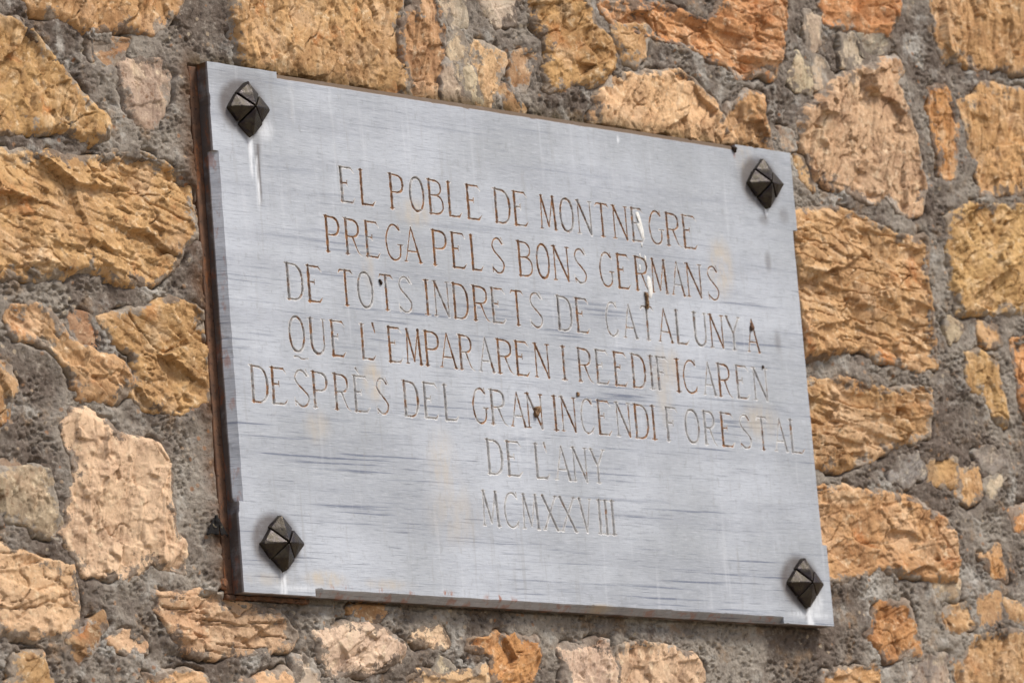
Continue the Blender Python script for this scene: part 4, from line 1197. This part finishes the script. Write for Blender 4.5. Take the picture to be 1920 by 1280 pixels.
def wing(sgn):
    out = [(.0008, .0072), (.0045, .0062), (.0085, .0005), (.0122, -.0062), (.0150, -.0094), (.0110, -.0102), (.0060, -.0100), (.0012, -.0092)]
    n = 10
    V, F = [], []
    a = np.array([(.0008, .0072), (.0046, .0060), (.0090, -.0002), (.0126, -.0066), (.0152, -.0094)])
    b = np.array([(.0003, .0070), (.0004, .0030), (.0006, -.0010), (.0008, -.0055), (.0010, -.0096)])
    for i in range(13):
        t = i / 12 * 4
        k = min(3, int(t))
        pa, pb = a[k] + (a[k + 1] - a[k]) * (t - k), b[k] + (b[k + 1] - b[k]) * (t - k)
        for j in range(9):
            s = j / 8
            q = pb + (pa - pb) * s
            zz = q[1] - (.0010 * math.sin(s * 9) if i == 12 else 0)
            V.append((sgn * q[0], -.0036 * (1 - s) ** 1.3 - .0009 + .0003 * math.sin(s * 12 + t), zz))
    for i in range(12):
        for j in range(8):
            q = (i * 9 + j, i * 9 + j + 1, i * 9 + j + 10, i * 9 + j + 9)
            F.append(q if sgn > 0 else q[::-1])
    me = mesh('wing', np.array(V), np.array(F))
    o = link('wing', me, M_MOTH, moth)
    mod = o.modifiers.new('thick', 'SOLIDIFY')
    mod.thickness = .0004
    # pale curved bar across the wing
    V, F = [], []
    for i in range(9):
        s = .22 + .62 * i / 8
        t = 1.9 + .35 * math.sin(s * 5)
        for dt in (-.16, .16):
            tt = t + dt * math.sin(math.pi * i / 8) + dt * .2
            k = int(tt)
            pa, pb = a[k] + (a[k + 1] - a[k]) * (tt - k), b[k] + (b[k + 1] - b[k]) * (tt - k)
            q = pb + (pa - pb) * s
            V.append((sgn * q[0], -.0036 * (1 - s) ** 1.3 - .0017, q[1]))
    for i in range(8):
        F.append((2 * i, 2 * i + 1, 2 * i + 3, 2 * i + 2))
    link('wing_bar', mesh('wing_bar', np.array(V), np.array(F)), M_MOTHL, o)


wing(1)
wing(-1)
for sgn in (1, -1):
    V = []
    for i in range(9):
        t = i / 8
        V.append((sgn * (.0008 + .0050 * t), -.0014, .0102 + .0022 * math.sin(t * 2.2)))
    Vv, F = [], []
    for q in V:
        for a in range(4):
            Vv.append((q[0], q[1] + .00022 * math.cos(a * math.pi / 2), q[2] + .00022 * math.sin(a * math.pi / 2)))
    for i in range(8):
        for a in range(4):
            F.append((i * 4 + a, i * 4 + (a + 1) % 4, i * 4 + 4 + (a + 1) % 4, i * 4 + 4 + a))
    link('antenna', mesh('antenna', np.array(Vv), np.array(F)), M_MOTH, moth)

# ----------------------------------------- small things stuck to the plaque
M_LIME = mat_plain('dried_white', srgb(240, 240, 238), srgb(222, 220, 214), 260, .8, .4)
M_COC = mat_plain('dry_brown', srgb(92, 66, 44), srgb(150, 122, 92), 380, .8, .6)
M_DARK = mat_plain('dark_grit', srgb(44, 36, 30), srgb(74, 58, 46), 420, .9, .6)


def splat(pts, thick=.0007):
    """thin raised crust: outline in photograph pixels on the plaque's face"""
    P = np.array([pp(*q) for q in pts])
    c = P.mean(0)
    n = len(P)
    V = [(0, -thick, 0)]
    for k, (s, y) in enumerate(((.55, -thick), (.92, -thick * .6), (1.0, .0))):
        for q in P:
            V.append(((q[0] - c[0]) * s, y, (q[1] - c[1]) * s))
    F4, F3 = [], []
    for i in range(n):
        j = (i + 1) % n
        F3.append((0, 1 + j, 1 + i))
        for k in range(2):
            F4.append((1 + k * n + i, 1 + k * n + j, 1 + (k + 1) * n + j, 1 + (k + 1) * n + i))
    return mesh('splash', np.array(V), [np.array(F4), np.array(F3)]), c


def splash_parts(root, groups):
    for g in groups:
        me, c = splat(g)
        o = link('splash', me, M_LIME, root)
        o.location = (c[0] - root_c[0], 0, c[1] - root_c[1])


root_c = pp(1206, 450)
bd = tag(link('bird_dropping', None, loc=(root_c[0], -.0002, root_c[1] + ZC)), 'white dried bird dropping streaked down the plaque\'s lettering', 'bird dropping')
splash_parts(bd, [[(1191, 398), (1196, 397), (1199, 404), (1203, 418), (1207, 434), (1208, 446), (1203, 447), (1200, 438), (1196, 428), (1193, 420), (1197, 414), (1192, 406)],
                  [(1214, 516), (1219, 520), (1222, 534), (1224, 550), (1220, 560), (1216, 554), (1215, 542), (1212, 530)],
                  [(1198, 476), (1200, 475), (1201, 481), (1199, 484)], [(1208, 478), (1211, 482), (1211, 490), (1208, 488)],
                  [(1198, 497), (1200, 496), (1201, 506), (1198, 508)], [(1202, 456), (1204, 456), (1204, 463), (1202, 462)]])


def lump(name, rad, sc, seed, mat, spiral=False):
    bm = bmesh.new()
    bmesh.ops.create_icosphere(bm, subdivisions=3, radius=rad)
    rg = random.Random(seed)
    ph = [rg.uniform(0, 6) for _ in range(6)]
    for v in bm.verts:
        q = v.co / rad
        k = 1 + .12 * math.sin(4 * q.x + ph[0]) + .12 * math.sin(5 * q.z + ph[1]) + .08 * math.sin(9 * q.y + ph[2]) + .07 * math.sin(13 * q.z + ph[3])
        v.co = Vector((q.x * sc[0], q.y * sc[1], q.z * sc[2])) * rad * k
        if spiral:
            v.co.x += .0022 * math.sin(v.co.z / (rad * sc[2]) * 2.0)
    me = bpy.data.meshes.new(name)
    bm.to_mesh(me)
    bm.free()
    me.polygons.foreach_set('use_smooth', [True] * len(me.polygons))
    me.materials.append(mat)
    return me


def stuck(name, pxy, rad, sc, seed, mat, label, cat, rot=0.0, spiral=False):
    a, b = pp(*pxy)
    o = link(name, lump(name, rad, sc, seed, mat, spiral), None, loc=(a, -.0008, b + ZC), rot=(0, rot, 0))
    return tag(o, label, cat)


stuck('cocoon', (1212, 563), .0046, (.55, .55, 2.1), 5, M_COC, 'curled brown cocoon stuck below the white bird dropping on the plaque', 'cocoon', -.35, True)
stuck('mud_nest', (1006, 771), .0056, (.85, .6, 1.15), 8, M_COC, 'small brown insect nest plugged into the carved line of the plaque', 'insect nest', .5)
stuck('mud_dab', (1409, 613), .0042, (.8, .5, 1.2), 9, M_RUST, 'reddish brown mud dab on the tip of a carved letter A', 'mud dab', .2)
stuck('dark_speck', (713, 529), .0028, (.7, .5, 1.1), 12, M_DARK, 'tiny dark speck of grit under a carved letter T', 'grit', -.5)
stuck('dirt_crumb', (1376, 280), .0040, (.8, .7, .9), 15, M_DARK, 'dark crumb of dirt on the top edge of the marble slab', 'dirt', .1)
stuck('dirt_speck', (1430, 688), .0018, (1, .5, 1), 17, M_DARK, 'tiny black dot above the last letter of a carved line', 'grit')
stuck('dirt_speck', (1083, 739), .0022, (1, .5, 1.1), 19, M_COC, 'tiny brown crumb above the carved letters between two lines', 'grit')
